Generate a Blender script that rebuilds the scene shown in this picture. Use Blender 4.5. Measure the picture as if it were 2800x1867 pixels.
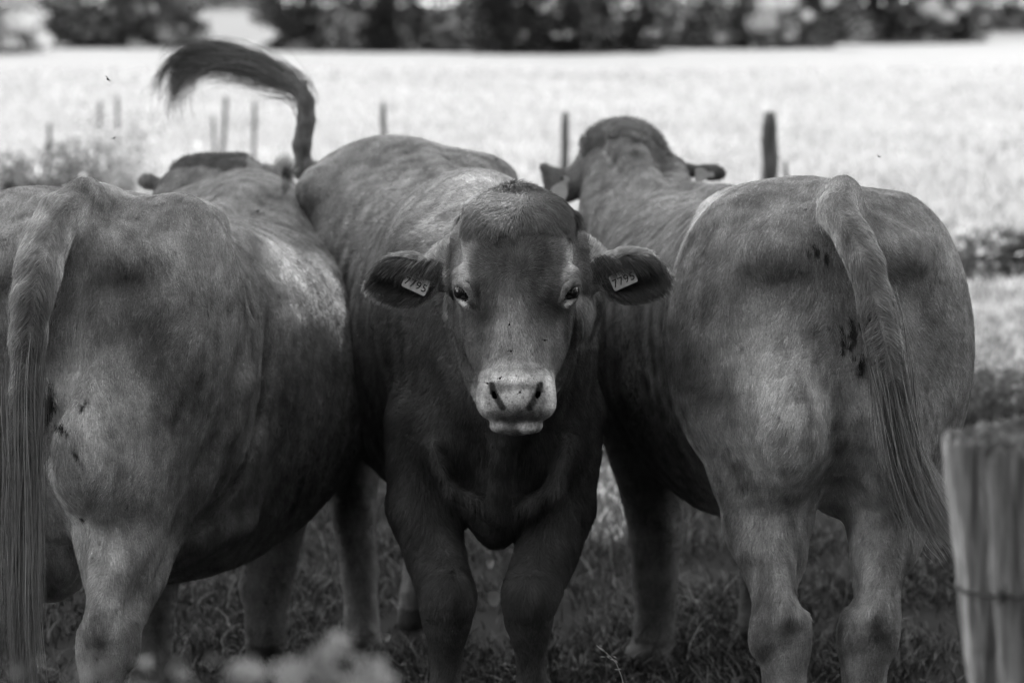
import bpy, math, os
import numpy as np
from mathutils import Vector, Matrix

# ------------------------------------------------------------------ camera, sky, sun, exposure
SC = bpy.context.scene
for _o in list(bpy.data.objects):
    bpy.data.objects.remove(_o, do_unlink=True)
CAM_H, PITCH, FPX = 1.733, math.radians(9.1), 5600.0
cam_d = bpy.data.cameras.new('camera')
cam = bpy.data.objects.new('camera', cam_d)
SC.collection.objects.link(cam)
cam.location = (0, 0, CAM_H)
cam.rotation_euler = (math.radians(90) - PITCH, 0, 0)
cam_d.sensor_width = 36.0
cam_d.lens = 72.0
cam_d.clip_start, cam_d.clip_end = 0.1, 3000
cam_d.dof.use_dof = True
cam_d.dof.focus_distance = 4.12
cam_d.dof.aperture_fstop = 2.9
cam_d.dof.aperture_blades = 0
SC.camera = cam

SUN_EL, SUN_AZ = 56.0, 12.0          # azimuth in degrees clockwise from +Y (the view direction)
world = bpy.data.worlds.new('World')
SC.world = world
world.use_nodes = True
wn, wl = world.node_tree.nodes, world.node_tree.links
wn.clear()
sky = wn.new('ShaderNodeTexSky')
sky.sky_type = 'NISHITA'
sky.sun_disc = False
sky.sun_elevation = math.radians(SUN_EL)
sky.sun_rotation = math.radians(SUN_AZ)
rgb2bw = wn.new('ShaderNodeRGBToBW')
bg = wn.new('ShaderNodeBackground')
bg.inputs['Strength'].default_value = 0.15
wo = wn.new('ShaderNodeOutputWorld')
wl.new(sky.outputs[0], rgb2bw.inputs[0])
wl.new(rgb2bw.outputs[0], bg.inputs['Color'])
wl.new(bg.outputs[0], wo.inputs[0])

sun_d = bpy.data.lights.new('sun', 'SUN')
sun_d.energy = 2.6
sun_d.angle = math.radians(0.53)
sun_d.color = (1, 1, 1)
sun = bpy.data.objects.new('sun', sun_d)
SC.collection.objects.link(sun)
_el, _az = math.radians(SUN_EL), math.radians(SUN_AZ)
SUN_DIR = np.array([math.sin(_az) * math.cos(_el), math.cos(_az) * math.cos(_el), math.sin(_el)])
sun.rotation_euler = Vector(SUN_DIR).to_track_quat('Z', 'Y').to_euler()
sun.location = (0, 0, 30)

SC.view_settings.view_transform = 'Standard'
SC.view_settings.look = 'None'
SC.view_settings.exposure = 2.8
SC.view_settings.gamma = 1.0
SC.view_settings.use_curve_mapping = False
SC.render.engine = 'CYCLES'
SC.cycles.max_bounces = 8
SC.cycles.diffuse_bounces = 4
SC.cycles.transparent_max_bounces = 8
SC.cycles.use_denoising = True
SC.cycles_curves.shape = 'RIBBONS'

FUR = 1.0       # coat density

# ------------------------------------------------------------------ helpers
rng = np.random.default_rng(7)
CT, ST = math.cos(PITCH), math.sin(PITCH)


def at(px, py, Y):
    """the point at depth Y that the photograph shows at pixel (px, py) of its 2800 x 1867"""
    u, v = (px - 1400.0) / FPX, (933.5 - py) / FPX
    d = np.array([u, CT + v * ST, -ST + v * CT])
    return np.array([0, 0, CAM_H]) + d * (Y / d[1])


def link(o, parent=None):
    SC.collection.objects.link(o)
    if parent is not None:
        o.parent = parent
    return o


def tag(o, label=None, cat=None, group=None, kind=None):
    if label: o['label'] = label
    if cat: o['category'] = cat
    if group: o['group'] = group
    if kind: o['kind'] = kind
    return o


def empty(name, loc=(0, 0, 0)):
    o = bpy.data.objects.new(name, None)
    o.location = loc
    o.empty_display_size = 0.1
    return link(o)


def mesh_np(name, V, F4, mat, parent=None, smooth=True, attrs=None):
    """one mesh object from numpy verts and quads (or tris)"""
    V = np.asarray(V, dtype=np.float32)
    F = np.asarray(F4, dtype=np.int32)
    me = bpy.data.meshes.new(name)
    n = F.shape[1]
    me.vertices.add(len(V)); me.vertices.foreach_set('co', V.ravel())
    me.loops.add(F.size); me.loops.foreach_set('vertex_index', F.ravel())
    me.polygons.add(len(F))
    me.polygons.foreach_set('loop_start', np.arange(0, F.size, n, dtype=np.int32))
    me.update(calc_edges=True)
    if smooth:
        me.polygons.foreach_set('use_smooth', np.ones(len(F), dtype=bool))
    if attrs:
        for k, v in attrs.items():
            a = me.attributes.new(k, 'FLOAT', 'POINT')
            a.data.foreach_set('value', np.asarray(v, dtype=np.float32))
    if mat is not None:
        me.materials.append(mat)
    o = bpy.data.objects.new(name, me)
    return link(o, parent)


class Wave:
    """smooth pseudo random field in space, about -1..1"""
    def __init__(self, seed, freq, n=14, aniso=(1, 1, 1)):
        r = np.random.default_rng(seed)
        k = r.normal(size=(n, 3)) * np.array(aniso)
        self.k = (k * freq).astype(np.float32)
        self.ph = r.uniform(0, 6.28, n).astype(np.float32)
        self.n = n

    def __call__(self, P):
        P = np.asarray(P, dtype=np.float32)
        out = np.zeros(len(P), dtype=np.float32)
        for i in range(self.n):
            out += np.sin(P @ self.k[i] + self.ph[i])
        return out / math.sqrt(self.n / 2.0) * 0.7


def sstep(a, b, x):
    t = np.clip((x - a) / (b - a), 0, 1)
    return t * t * (3 - 2 * t)


def norm(v):
    v = np.asarray(v, dtype=float)
    return v / (np.linalg.norm(v, axis=-1, keepdims=True) + 1e-12)

# ------------------------------------------------------------------ materials
def new_mat(name):
    m = bpy.data.materials.new(name)
    m.use_nodes = True
    nt = m.node_tree
    b = nt.nodes['Principled BSDF']
    return m, nt, nt.nodes, nt.links, b


def grey(v):
    return (v, v, v, 1)


def noise_mat(name, lo, hi, scale=8, rough=0.9, detail=5, stretch=(1, 1, 1), bump=0.0, spec=0.2, p0=.35, p1=.65):
    m, nt, N, L, b = new_mat(name)
    tc = N.new('ShaderNodeTexCoord'); mp = N.new('ShaderNodeMapping')
    mp.inputs['Scale'].default_value = stretch
    nz = N.new('ShaderNodeTexNoise'); nz.inputs['Scale'].default_value = scale; nz.inputs['Detail'].default_value = detail
    cr = N.new('ShaderNodeValToRGB')
    cr.color_ramp.elements[0].position = p0; cr.color_ramp.elements[0].color = grey(lo)
    cr.color_ramp.elements[1].position = p1; cr.color_ramp.elements[1].color = grey(hi)
    L.new(tc.outputs['Object'], mp.inputs[0]); L.new(mp.outputs[0], nz.inputs[0])
    L.new(nz.outputs[0], cr.inputs[0]); L.new(cr.outputs[0], b.inputs['Base Color'])
    b.inputs['Roughness'].default_value = rough
    b.inputs['Specular IOR Level'].default_value = spec
    if bump:
        bp = N.new('ShaderNodeBump'); bp.inputs['Strength'].default_value = bump; bp.inputs['Distance'].default_value = 0.01
        L.new(nz.outputs[0], bp.inputs['Height']); L.new(bp.outputs[0], b.inputs['Normal'])
    return m


def tone_mat(name, attr='tone', mul=1.0, rough=0.6, spec=0.3, nscale=0, namp=0.0, bump=0.0, trans=0.0):
    m, nt, N, L, b = new_mat(name)
    a = N.new('ShaderNodeAttribute'); a.attribute_name = attr
    src = a.outputs['Fac']
    mu = N.new('ShaderNodeMath'); mu.operation = 'MULTIPLY'; mu.inputs[1].default_value = mul
    L.new(src, mu.inputs[0]); src = mu.outputs[0]
    if nscale:
        tc = N.new('ShaderNodeTexCoord')
        nz = N.new('ShaderNodeTexNoise'); nz.inputs['Scale'].default_value = nscale; nz.inputs['Detail'].default_value = 6
        L.new(tc.outputs['Object'], nz.inputs[0])
        mr = N.new('ShaderNodeMapRange'); mr.inputs[1].default_value = .3; mr.inputs[2].default_value = .7
        mr.inputs[3].default_value = 1 - namp; mr.inputs[4].default_value = 1 + namp
        L.new(nz.outputs[0], mr.inputs[0])
        m2 = N.new('ShaderNodeMath'); m2.operation = 'MULTIPLY'
        L.new(src, m2.inputs[0]); L.new(mr.outputs[0], m2.inputs[1]); src = m2.outputs[0]
        if bump:
            bp = N.new('ShaderNodeBump'); bp.inputs['Strength'].default_value = bump; bp.inputs['Distance'].default_value = 0.004
            L.new(nz.outputs[0], bp.inputs['Height']); L.new(bp.outputs[0], b.inputs['Normal'])
    L.new(src, b.inputs['Base Color'])
    b.inputs['Roughness'].default_value = rough
    b.inputs['Specular IOR Level'].default_value = spec
    if trans:
        t = N.new('ShaderNodeBsdfTranslucent'); mx = N.new('ShaderNodeMixShader'); mx.inputs[0].default_value = trans
        L.new(src, t.inputs['Color'])
        out = N['Material Output']
        L.new(b.outputs[0], mx.inputs[1]); L.new(t.outputs[0], mx.inputs[2]); L.new(mx.outputs[0], out.inputs[0])
    return m


M_SKIN = tone_mat('cow_hide', mul=0.8, rough=0.75, spec=0.15, nscale=260, namp=.35, bump=.35)
M_BARE = tone_mat('bare_skin', mul=1.0, rough=0.5, spec=0.35, nscale=320, namp=.2, bump=.4)
M_HAIR = tone_mat('cow_hair', mul=1.0, rough=0.6, spec=0.4)
M_TAILHAIR = tone_mat('tail_hair', mul=1.0, rough=0.5, spec=0.4)

# ------------------------------------------------------------------ sculpting: smooth unions on a grid, then surface nets
def rot_xyz(rx=0, ry=0, rz=0):
    return np.array(Matrix.Rotation(math.radians(rz), 3, 'Z') @ Matrix.Rotation(math.radians(ry), 3, 'Y') @ Matrix.Rotation(math.radians(rx), 3, 'X'))


class Sculpt:
    def __init__(self, xs, ys, zs):
        self.xs, self.ys, self.zs = [np.asarray(a, dtype=np.float32) for a in (xs, ys, zs)]
        self.f = np.full((len(xs), len(ys), len(zs)), 0.5, dtype=np.float32)

    def _slice(self, lo, hi):
        s = []
        for a, l, h in zip((self.xs, self.ys, self.zs), lo, hi):
            i0, i1 = np.searchsorted(a, l), np.searchsorted(a, h)
            if i1 - i0 < 1: return None
            s.append(slice(int(i0), int(i1)))
        return tuple(s)

    def _grid(self, s):
        return (self.xs[s[0]][:, None, None], self.ys[s[1]][None, :, None], self.zs[s[2]][None, None, :])

    def _apply(self, s, d, k, op):
        f = self.f[s]
        if op == 'add':
            if k > 0:
                h = np.maximum(k - np.abs(f - d), 0) / k
                self.f[s] = np.minimum(f, d) - h * h * h * (k / 6)
            else:
                self.f[s] = np.minimum(f, d)
        else:
            g = -d
            if k > 0:
                h = np.maximum(k - np.abs(f - g), 0) / k
                self.f[s] = np.maximum(f, g) + h * h * h * (k / 6)
            else:
                self.f[s] = np.maximum(f, g)

    def ell(self, c, r, rot=None, k=0.03, op='add'):
        c = np.asarray(c, float); r = np.asarray(r, float)
        m = float(max(r)) + k + 0.02
        s = self._slice(c - m, c + m)
        if s is None: return
        X, Y, Z = self._grid(s)
        X, Y, Z = X - c[0], Y - c[1], Z - c[2]
        if rot is not None:
            R = rot_xyz(*rot)
            X, Y, Z = (R[0, 0] * X + R[1, 0] * Y + R[2, 0] * Z, R[0, 1] * X + R[1, 1] * Y + R[2, 1] * Z,
                       R[0, 2] * X + R[1, 2] * Y + R[2, 2] * Z)
        X, Y, Z = X.astype(np.float32), Y.astype(np.float32), Z.astype(np.float32)
        k0 = np.sqrt((X / r[0]) ** 2 + (Y / r[1]) ** 2 + (Z / r[2]) ** 2)
        k1 = np.sqrt((X / r[0] ** 2) ** 2 + (Y / r[1] ** 2) ** 2 + (Z / r[2] ** 2) ** 2) + 1e-6
        self._apply(s, (k0 * (k0 - 1) / k1).astype(np.float32), k, op)

    def cone(self, a, b, ra, rb, k=0.03, op='add', flat=1.0):
        """tapered capsule; flat < 1 makes it thinner in X"""
        a = np.asarray(a, float); b = np.asarray(b, float)
        m = max(ra, rb) + k + 0.02
        s = self._slice(np.minimum(a, b) - m, np.maximum(a, b) + m)
        if s is None: return
        X, Y, Z = self._grid(s)
        d = b - a; L2 = float(d @ d)
        t = np.clip(((X - a[0]) * d[0] + (Y - a[1]) * d[1] + (Z - a[2]) * d[2]) / L2, 0, 1)
        r = ra + (rb - ra) * t
        dx = (X - a[0] - t * d[0]) / flat
        D = np.sqrt(dx ** 2 + (Y - a[1] - t * d[1]) ** 2 + (Z - a[2] - t * d[2]) ** 2) - r
        self._apply(s, D.astype(np.float32), k, op)

    def chain(self, pts, rad, k=0.03, op='add', flat=1.0):
        for i in range(len(pts) - 1):
            self.cone(pts[i], pts[i + 1], rad[i], rad[i + 1], k if i == 0 else min(k, 0.02), op, flat)

    def trunk(self, st, k=0.03):
        """st rows: Y, centre x, centre z, half width, half height up, half height down, exponent"""
        st = np.asarray(st, float)
        y = self.ys
        sel = (y >= st[0, 0] - 0.06) & (y <= st[-1, 0] + 0.06)
        idx = np.where(sel)[0]
        s1 = slice(int(idx[0]), int(idx[-1]) + 1)
        yy = y[s1].astype(float)
        yc = np.clip(yy, st[0, 0], st[-1, 0])
        # monotone-ish cubic interpolation
        def ci(col):
            xk, fk = st[:, 0], st[:, col]
            h = np.diff(xk); dl = np.diff(fk) / h
            m = np.zeros(len(xk)); m[1:-1] = np.where(dl[:-1] * dl[1:] > 0, (dl[:-1] + dl[1:]) / 2, 0); m[0] = dl[0]; m[-1] = dl[-1]
            i = np.clip(np.searchsorted(xk, yc) - 1, 0, len(h) - 1)
            t = (yc - xk[i]) / h[i]
            return ((1 + 2 * t) * (1 - t) ** 2 * fk[i] + t * (1 - t) ** 2 * h[i] * m[i]
                    + t * t * (3 - 2 * t) * fk[i + 1] + t * t * (t - 1) * h[i] * m[i + 1])
        C = [ci(j)[None, :, None].astype(np.float32) for j in range(1, 7)]
        cx, cz, a, bu, bd, n = C
        X, Z = self.xs[:, None, None], self.zs[None, None, :]
        dx = np.abs(X - cx) / a
        dz = np.where(Z > cz, (Z - cz) / bu, (cz - Z) / bd)
        q = (dx ** n + dz ** n) ** (1 / n)
        D = (q - 1) * np.minimum(a, np.minimum(bu, bd))
        D = D + np.abs(yy - yc)[None, :, None]
        self._apply((slice(None), s1, slice(None)), D.astype(np.float32), k, 'add')

    def pillar(self, st, k=0.03):
        """st rows, z rising: Z, centre x, front y, half width, half depth, exponent"""
        st = np.asarray(st, float)
        z = self.zs
        idx = np.where((z >= st[0, 0] - 0.03) & (z <= st[-1, 0] + 0.03))[0]
        s3 = slice(int(idx[0]), int(idx[-1]) + 1)
        zz = z[s3].astype(float); zc = np.clip(zz, st[0, 0], st[-1, 0])
        f = [np.interp(zc, st[:, 0], st[:, j]) for j in range(1, 6)]
        w = 5
        cx, yf, a, b, n = [np.convolve(np.pad(q, w, mode='edge'), np.hanning(2 * w + 3)[1:-1] / np.hanning(2 * w + 3)[1:-1].sum(), 'valid')[None, None, :].astype(np.float32) for q in f]
        y1 = float((yf + 2 * b).max()) + k + .03; y0 = float(yf.min()) - k - .03
        x0 = float((cx - a).min()) - k - .03; x1 = float((cx + a).max()) + k + .03
        s1 = slice(*np.searchsorted(self.xs, [x0, x1])); s2 = slice(*np.searchsorted(self.ys, [y0, y1]))
        X, Y = self.xs[s1][:, None, None], self.ys[s2][None, :, None]
        q = (np.abs((X - cx) / a) ** n + np.abs((Y - yf - b) / b) ** n) ** (1 / n)
        D = (q - 1) * np.minimum(a, b) + np.abs(zz - zc)[None, None, :]
        self._apply((s1, s2, s3), D.astype(np.float32), k, 'add')

    def polish(self, n=1):
        for _ in range(n):
            f = self.f
            for ax in range(3):
                g = f.copy()
                sl = [slice(None)] * 3; a = list(sl); b = list(sl); c = list(sl)
                a[ax] = slice(0, -2); b[ax] = slice(1, -1); c[ax] = slice(2, None)
                g[tuple(b)] = 0.25 * f[tuple(a)] + 0.5 * f[tuple(b)] + 0.25 * f[tuple(c)]
                f = g
            self.f = f

    def nets(self):
        f = self.f
        ins = f < 0
        nx, ny, nz = f.shape
        cnt = np.zeros((nx - 1, ny - 1, nz - 1), dtype=np.uint8)
        for i in (0, 1):
            for j in (0, 1):
                for k in (0, 1):
                    cnt += ins[i:nx - 1 + i, j:ny - 1 + j, k:nz - 1 + k]
        act = (cnt > 0) & (cnt < 8)
        I, J, K = np.nonzero(act)
        vid = np.full(act.shape, -1, dtype=np.int32)
        vid[I, J, K] = np.arange(len(I))
        P = np.zeros((len(I), 3), dtype=np.float64); W = np.zeros(len(I))
        corners = {(a, b, c): f[I + a, J + b, K + c] for a in (0, 1) for b in (0, 1) for c in (0, 1)}
        ax_arr = (self.xs, self.ys, self.zs)
        base = (I, J, K)
        for ax in range(3):
            o1, o2 = [q for q in range(3) if q != ax]
            for u in (0, 1):
                for v in (0, 1):
                    c0 = [0, 0, 0]; c0[o1] = u; c0[o2] = v
                    c1 = list(c0); c1[ax] = 1
                    f0, f1 = corners[tuple(c0)], corners[tuple(c1)]
                    m = (f0 < 0) != (f1 < 0)
                    t = np.where(m, f0 / np.where(m, f0 - f1, 1), 0)
                    p = [None] * 3
                    g = ax_arr[ax]
                    p[ax] = g[base[ax]] + t * (g[base[ax] + 1] - g[base[ax]])
                    p[o1] = ax_arr[o1][base[o1] + u]
                    p[o2] = ax_arr[o2][base[o2] + v]
                    P += np.stack(p, 1) * m[:, None]; W += m
        P /= W[:, None]
        quads = []
        for ax in range(3):
            o1, o2 = (ax + 1) % 3, (ax + 2) % 3
            sl0 = [slice(1, -1)] * 3; sl1 = [slice(1, -1)] * 3
            sl0[ax] = slice(0, -1); sl1[ax] = slice(1, None)
            a, b = ins[tuple(sl0)], ins[tuple(sl1)]
            for flip, mm in ((False, a & ~b), (True, ~a & b)):
                E = np.argwhere(mm)
                if not len(E): continue
                off = np.array([1, 1, 1]); off[ax] = 0
                E = E + off
                def cell(du, dv):
                    q = E.copy(); q[:, o1] -= du; q[:, o2] -= dv
                    return vid[q[:, 0], q[:, 1], q[:, 2]]
                Q = np.stack([cell(1, 1), cell(0, 1), cell(0, 0), cell(1, 0)], 1)
                if flip: Q = Q[:, ::-1]
                quads.append(Q)
        return P, np.concatenate(quads)


def vert_normals(P, Q):
    a, b, c, d = P[Q[:, 0]], P[Q[:, 1]], P[Q[:, 2]], P[Q[:, 3]]
    fn = np.cross(c - a, d - b)
    N = np.zeros_like(P)
    for i in range(4):
        for ax in range(3):
            N[:, ax] += np.bincount(Q[:, i], weights=fn[:, ax], minlength=len(P))
    return norm(N)


def relax(P, Q, it=2, w=0.5):
    e = np.concatenate([Q[:, [0, 1]], Q[:, [1, 2]], Q[:, [2, 3]], Q[:, [3, 0]]])
    deg = np.bincount(e[:, 0], minlength=len(P)) + np.bincount(e[:, 1], minlength=len(P))
    for _ in range(it):
        S = np.zeros_like(P)
        for ax in range(3):
            S[:, ax] = np.bincount(e[:, 0], weights=P[e[:, 1], ax], minlength=len(P)) + np.bincount(e[:, 1], weights=P[e[:, 0], ax], minlength=len(P))
        P = P + w * (S / deg[:, None] - P)
    return P


def axis_grid(segs):
    """segs: [(start, end, step), ...] joined into one rising coordinate list"""
    out = []
    for a, b, st in segs:
        n = max(1, int(round((b - a) / st)))
        out.extend(list(np.linspace(a, b, n, endpoint=False)))
    out.append(segs[-1][1])
    return np.array(out)

# ------------------------------------------------------------------ the three cows' bodies
COARSE = 0.009


def build_right_cow():
    S = Sculpt(axis_grid([(-0.1, 1.2, COARSE)]), axis_grid([(3.95, 6.75, COARSE)]), axis_grid([(-0.02, 1.62, COARSE)]))
    # trunk: rump towards the camera, withers away and a little to the left
    S.trunk([
        (4.22, .665, 1.10, .05, .10, .10, 2.0),
        (4.26, .665, 1.09, .17, .22, .25, 2.2),
        (4.34, .665, 1.07, .235, .27, .33, 2.2),
        (4.46, .66, 1.05, .275, .318, .36, 2.3),
        (4.62, .65, 1.02, .285, .348, .40, 2.2),
        (4.82, .63, .98, .31, .35, .45, 2.1),
        (5.05, .60, .93, .35, .365, .46, 2.05),
        (5.30, .56, .90, .345, .36, .43, 2.0),
        (5.55, .52, .90, .31, .36, .38, 2.3),
        (5.70, .51, .92, .27, .345, .33, 2.2),
        (5.82, .48, .95, .12, .22, .24, 2.0)], k=0.03)
    # spine, hip bones, pin bones
    S.chain([at(2304, 535, 4.32), (.665, 4.50, 1.325), (.645, 4.75, 1.305), (.60, 5.1, 1.265), (.52, 5.5, 1.235)], [.035, .04, .04, .04, .045], k=.07)
    S.ell(at(2475, 625, 4.68), (.07, .08, .05), k=.09)        # right hook bone
    S.ell(at(2020, 600, 4.66), (.085, .09, .05), k=.09)        # left hook bone
    S.ell(at(2140, 695, 4.275), (.090, .075, .065), k=.07)        # left pin bone
    S.ell(at(2450, 695, 4.285), (.07, .07, .055), k=.07)
    # thighs
    S.ell(at(2010, 900, 4.47), (.145, .21, .30), rot=(0, 6, 0), k=.10)
    S.ell(at(2480, 900, 4.47), (.140, .21, .30), rot=(0, -6, 0), k=.10)
    S.ell(at(2110, 1000, 4.375), (.135, .16, .25), k=.07)
    S.ell(at(2150, 1120, 4.325), (.105, .175, .17), k=.08)
    S.ell(at(2455, 1000, 4.375), (.13, .15, .25), k=.07)
    S.ell(at(2440, 1140, 4.335), (.09, .165, .16), k=.08)
    S.ell(at(2110, 1200, 4.42), (.128, .16, .18), k=.07)
    S.ell(at(2440, 1210, 4.42), (.11, .15, .19), k=.07)
    # lower hind legs
    for side, sx in ((0, -1), (1, 1)):
        if side == 0:
            p = [at(2095, 1290, 4.45), at(2098, 1420, 4.42), at(2114, 1560, 4.33), at(2135, 1680, 4.28), at(2146, 1790, 4.30), at(2150, 1950, 4.32), at(2150, 2180, 4.34), at(2150, 2260, 4.32)]
            r = [.125, .094, .073, .060, .050, .042, .040, .048]
        else:
            p = [at(2440, 1290, 4.47), at(2425, 1420, 4.42), at(2405, 1560, 4.34), at(2385, 1680, 4.30), at(2368, 1790, 4.32), at(2362, 1950, 4.34), at(2362, 2180, 4.36), at(2362, 2260, 4.34)]
            r = [.115, .084, .066, .056, .049, .041, .039, .047]
        S.chain(p, r, k=.06)
        hk = p[3]
        S.ell(hk + np.array([0, -.045, .012]), (.027, .034, .042), k=.028)                 # point of the hock
        S.chain([p[1] + np.array([0, -.065, -.02]), hk + np.array([0, -.062, .045])], [.026, .018], k=.035)   # hamstring tendon
        for qx in (-1, 1):
            S.ell(p[2] + np.array([qx * .058, -.035, -.02]), (.013, .045, .07), k=.035, op='sub')
        S.ell(hk + np.array([0, -.075, -.07]), (.030, .030, .035), k=.03, op='sub')
        S.ell(hk + np.array([-.045, .02, -.05]), (.022, .05, .05), k=.04)
        S.ell(hk + np.array([.043, .02, -.05]), (.022, .05, .05), k=.04)
        S.ell(p[7] + np.array([0, -.03, -.05]), (.055, .07, .05), k=.03)
        S.ell(p[1] + np.array([0, .04, -.02]), (.08, .10, .12), k=.06)
    # folds of the stifle, flank skin
    # front legs
    S.chain([(.34, 5.55, .85), (.36, 5.52, .62), at(1795, 1440, 5.42), at(1790, 1560, 5.40), at(1790, 1700, 5.42), at(1780, 1790, 5.40)],
            [.15, .12, .075, .058, .055, .062], k=.08)
    S.ell(at(1797, 1480, 5.40), (.062, .065, .07), k=.03)
    S.ell(at(1770, 1800, 5.36), (.072, .09, .045), k=.02)
    S.chain([(.66, 5.60, .85), (.69, 5.58, .60), (.70, 5.55, .40), (.70, 5.55, .10), (.70, 5.52, .05)], [.14, .11, .07, .055, .065], k=.08)
    # neck, rising to the left
    S.chain([(.42, 5.72, 1.05), (.355, 6.0, 1.12), (.335, 6.20, 1.22)], [.17, .15, .12], k=.05)
    S.chain([(.36, 5.75, .85), (.31, 6.05, .95), (.30, 6.25, 1.08)], [.14, .12, .10], k=.06)
    S.chain([(.45, 5.70, 1.18), (.38, 5.92, 1.25), (.34, 6.15, 1.345)], [.045, .05, .05], k=.06)
    # head seen from behind
    S.ell(at(1700, 402, 6.27), (.118, .10, .078), k=.05)
    S.ell(at(1700, 370, 6.30), (.082, .07, .045), k=.04)
    S.ell(at(1800, 425, 6.36), (.035, .05, .03), k=.03)
    S.ell(at(1692, 520, 6.34), (.120, .14, .14), k=.06)
    S.chain([at(1630, 395, 6.27), at(1592, 470, 6.26)], [.028, .040], k=.05)
    S.chain([at(1785, 405, 6.28), at(1838, 468, 6.24), (.46, 5.80, 1.14)], [.028, .045, .10], k=.06)
    S.chain([at(1680, 560, 6.45), at(1670, 760, 6.66)], [.10, .065], k=.06)
    S.chain([at(1600, 500, 6.27), at(1560, 505, 6.25)], [.040, .045], k=.03, flat=1)
    S.ell(at(1537, 507, 6.24), (.058, .016, .054), rot=(0, 30, 0), k=.02)
    S.cone(at(1520, 490, 6.24), at(1479, 450, 6.23), .030, .010, k=.02)
    S.chain([at(1810, 462, 6.30), at(1870, 468, 6.30), at(1935, 468, 6.29)], [.030, .024, .020], k=.03)
    S.ell(at(1952, 472, 6.29), (.050, .018, .033), rot=(0, 6, 0), k=.02)
    # furrow beside the tail and between the thighs
    S.cone(at(2268, 640, 4.185), at(2335, 990, 4.165), .046, .056, k=.03, op='sub')
    S.cone(at(2290, 1010, 4.15), at(2312, 1180, 4.19), .036, .028, k=.06, op='sub')
    S.chain([at(2420, 700, 4.15), at(2465, 900, 4.12), at(2490, 1080, 4.15)], [.018, .022, .014], k=.05, op='sub')
    S.chain([at(2326, 1120, 4.215), at(2312, 1220, 4.235), at(2290, 1300, 4.28), at(2284, 1350, 4.33)], [.010, .016, .024, .036], k=.03, op='sub')
    # perineum and udder folds
    S.chain([at(2322, 1130, 4.235), at(2308, 1200, 4.25), at(2290, 1300, 4.31)], [.006, .010, .010], k=.008)
    S.chain([at(2341, 1130, 4.235), at(2332, 1200, 4.25), at(2306, 1280, 4.31)], [.006, .009, .009], k=.008)
    # muscles of the buttock, creases above the hamstring tendon
    S.chain([at(1985, 820, 4.36), at(1990, 1000, 4.34), at(2040, 1200, 4.36)], [.035, .045, .035], k=.09)
    S.ell(at(2110, 870, 4.062), (.13, .064, .12), k=.17, op='sub')
    S.chain([at(2130, 1392, 4.325), at(2180, 1402, 4.32), at(2215, 1385, 4.345)], [.004, .006, .005], k=.014, op='sub')
    S.chain([at(2340, 1372, 4.36), at(2390, 1400, 4.34), at(2440, 1392, 4.36)], [.005, .007, .005], k=.014, op='sub')
    S.chain([at(2150, 1545, 4.262), at(2165, 1600, 4.252)], [.004, .004], k=.010, op='sub')
    S.ell(at(2290, 1290, 4.55), (.09, .15, .10), k=.05)
    # tail
    S.chain([at(2306, 530, 4.30), at(2287, 575, 4.235), at(2335, 650, 4.165), at(2366, 720, 4.13), at(2395, 832, 4.105), at(2420, 935, 4.09), at(2440, 1030, 4.09), at(2457, 1130, 4.09), at(2480, 1230, 4.09)],
            [.036, .040, .040, .036, .030, .026, .022, .018, .010], k=.035)
    S.polish(1)
    return S


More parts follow.
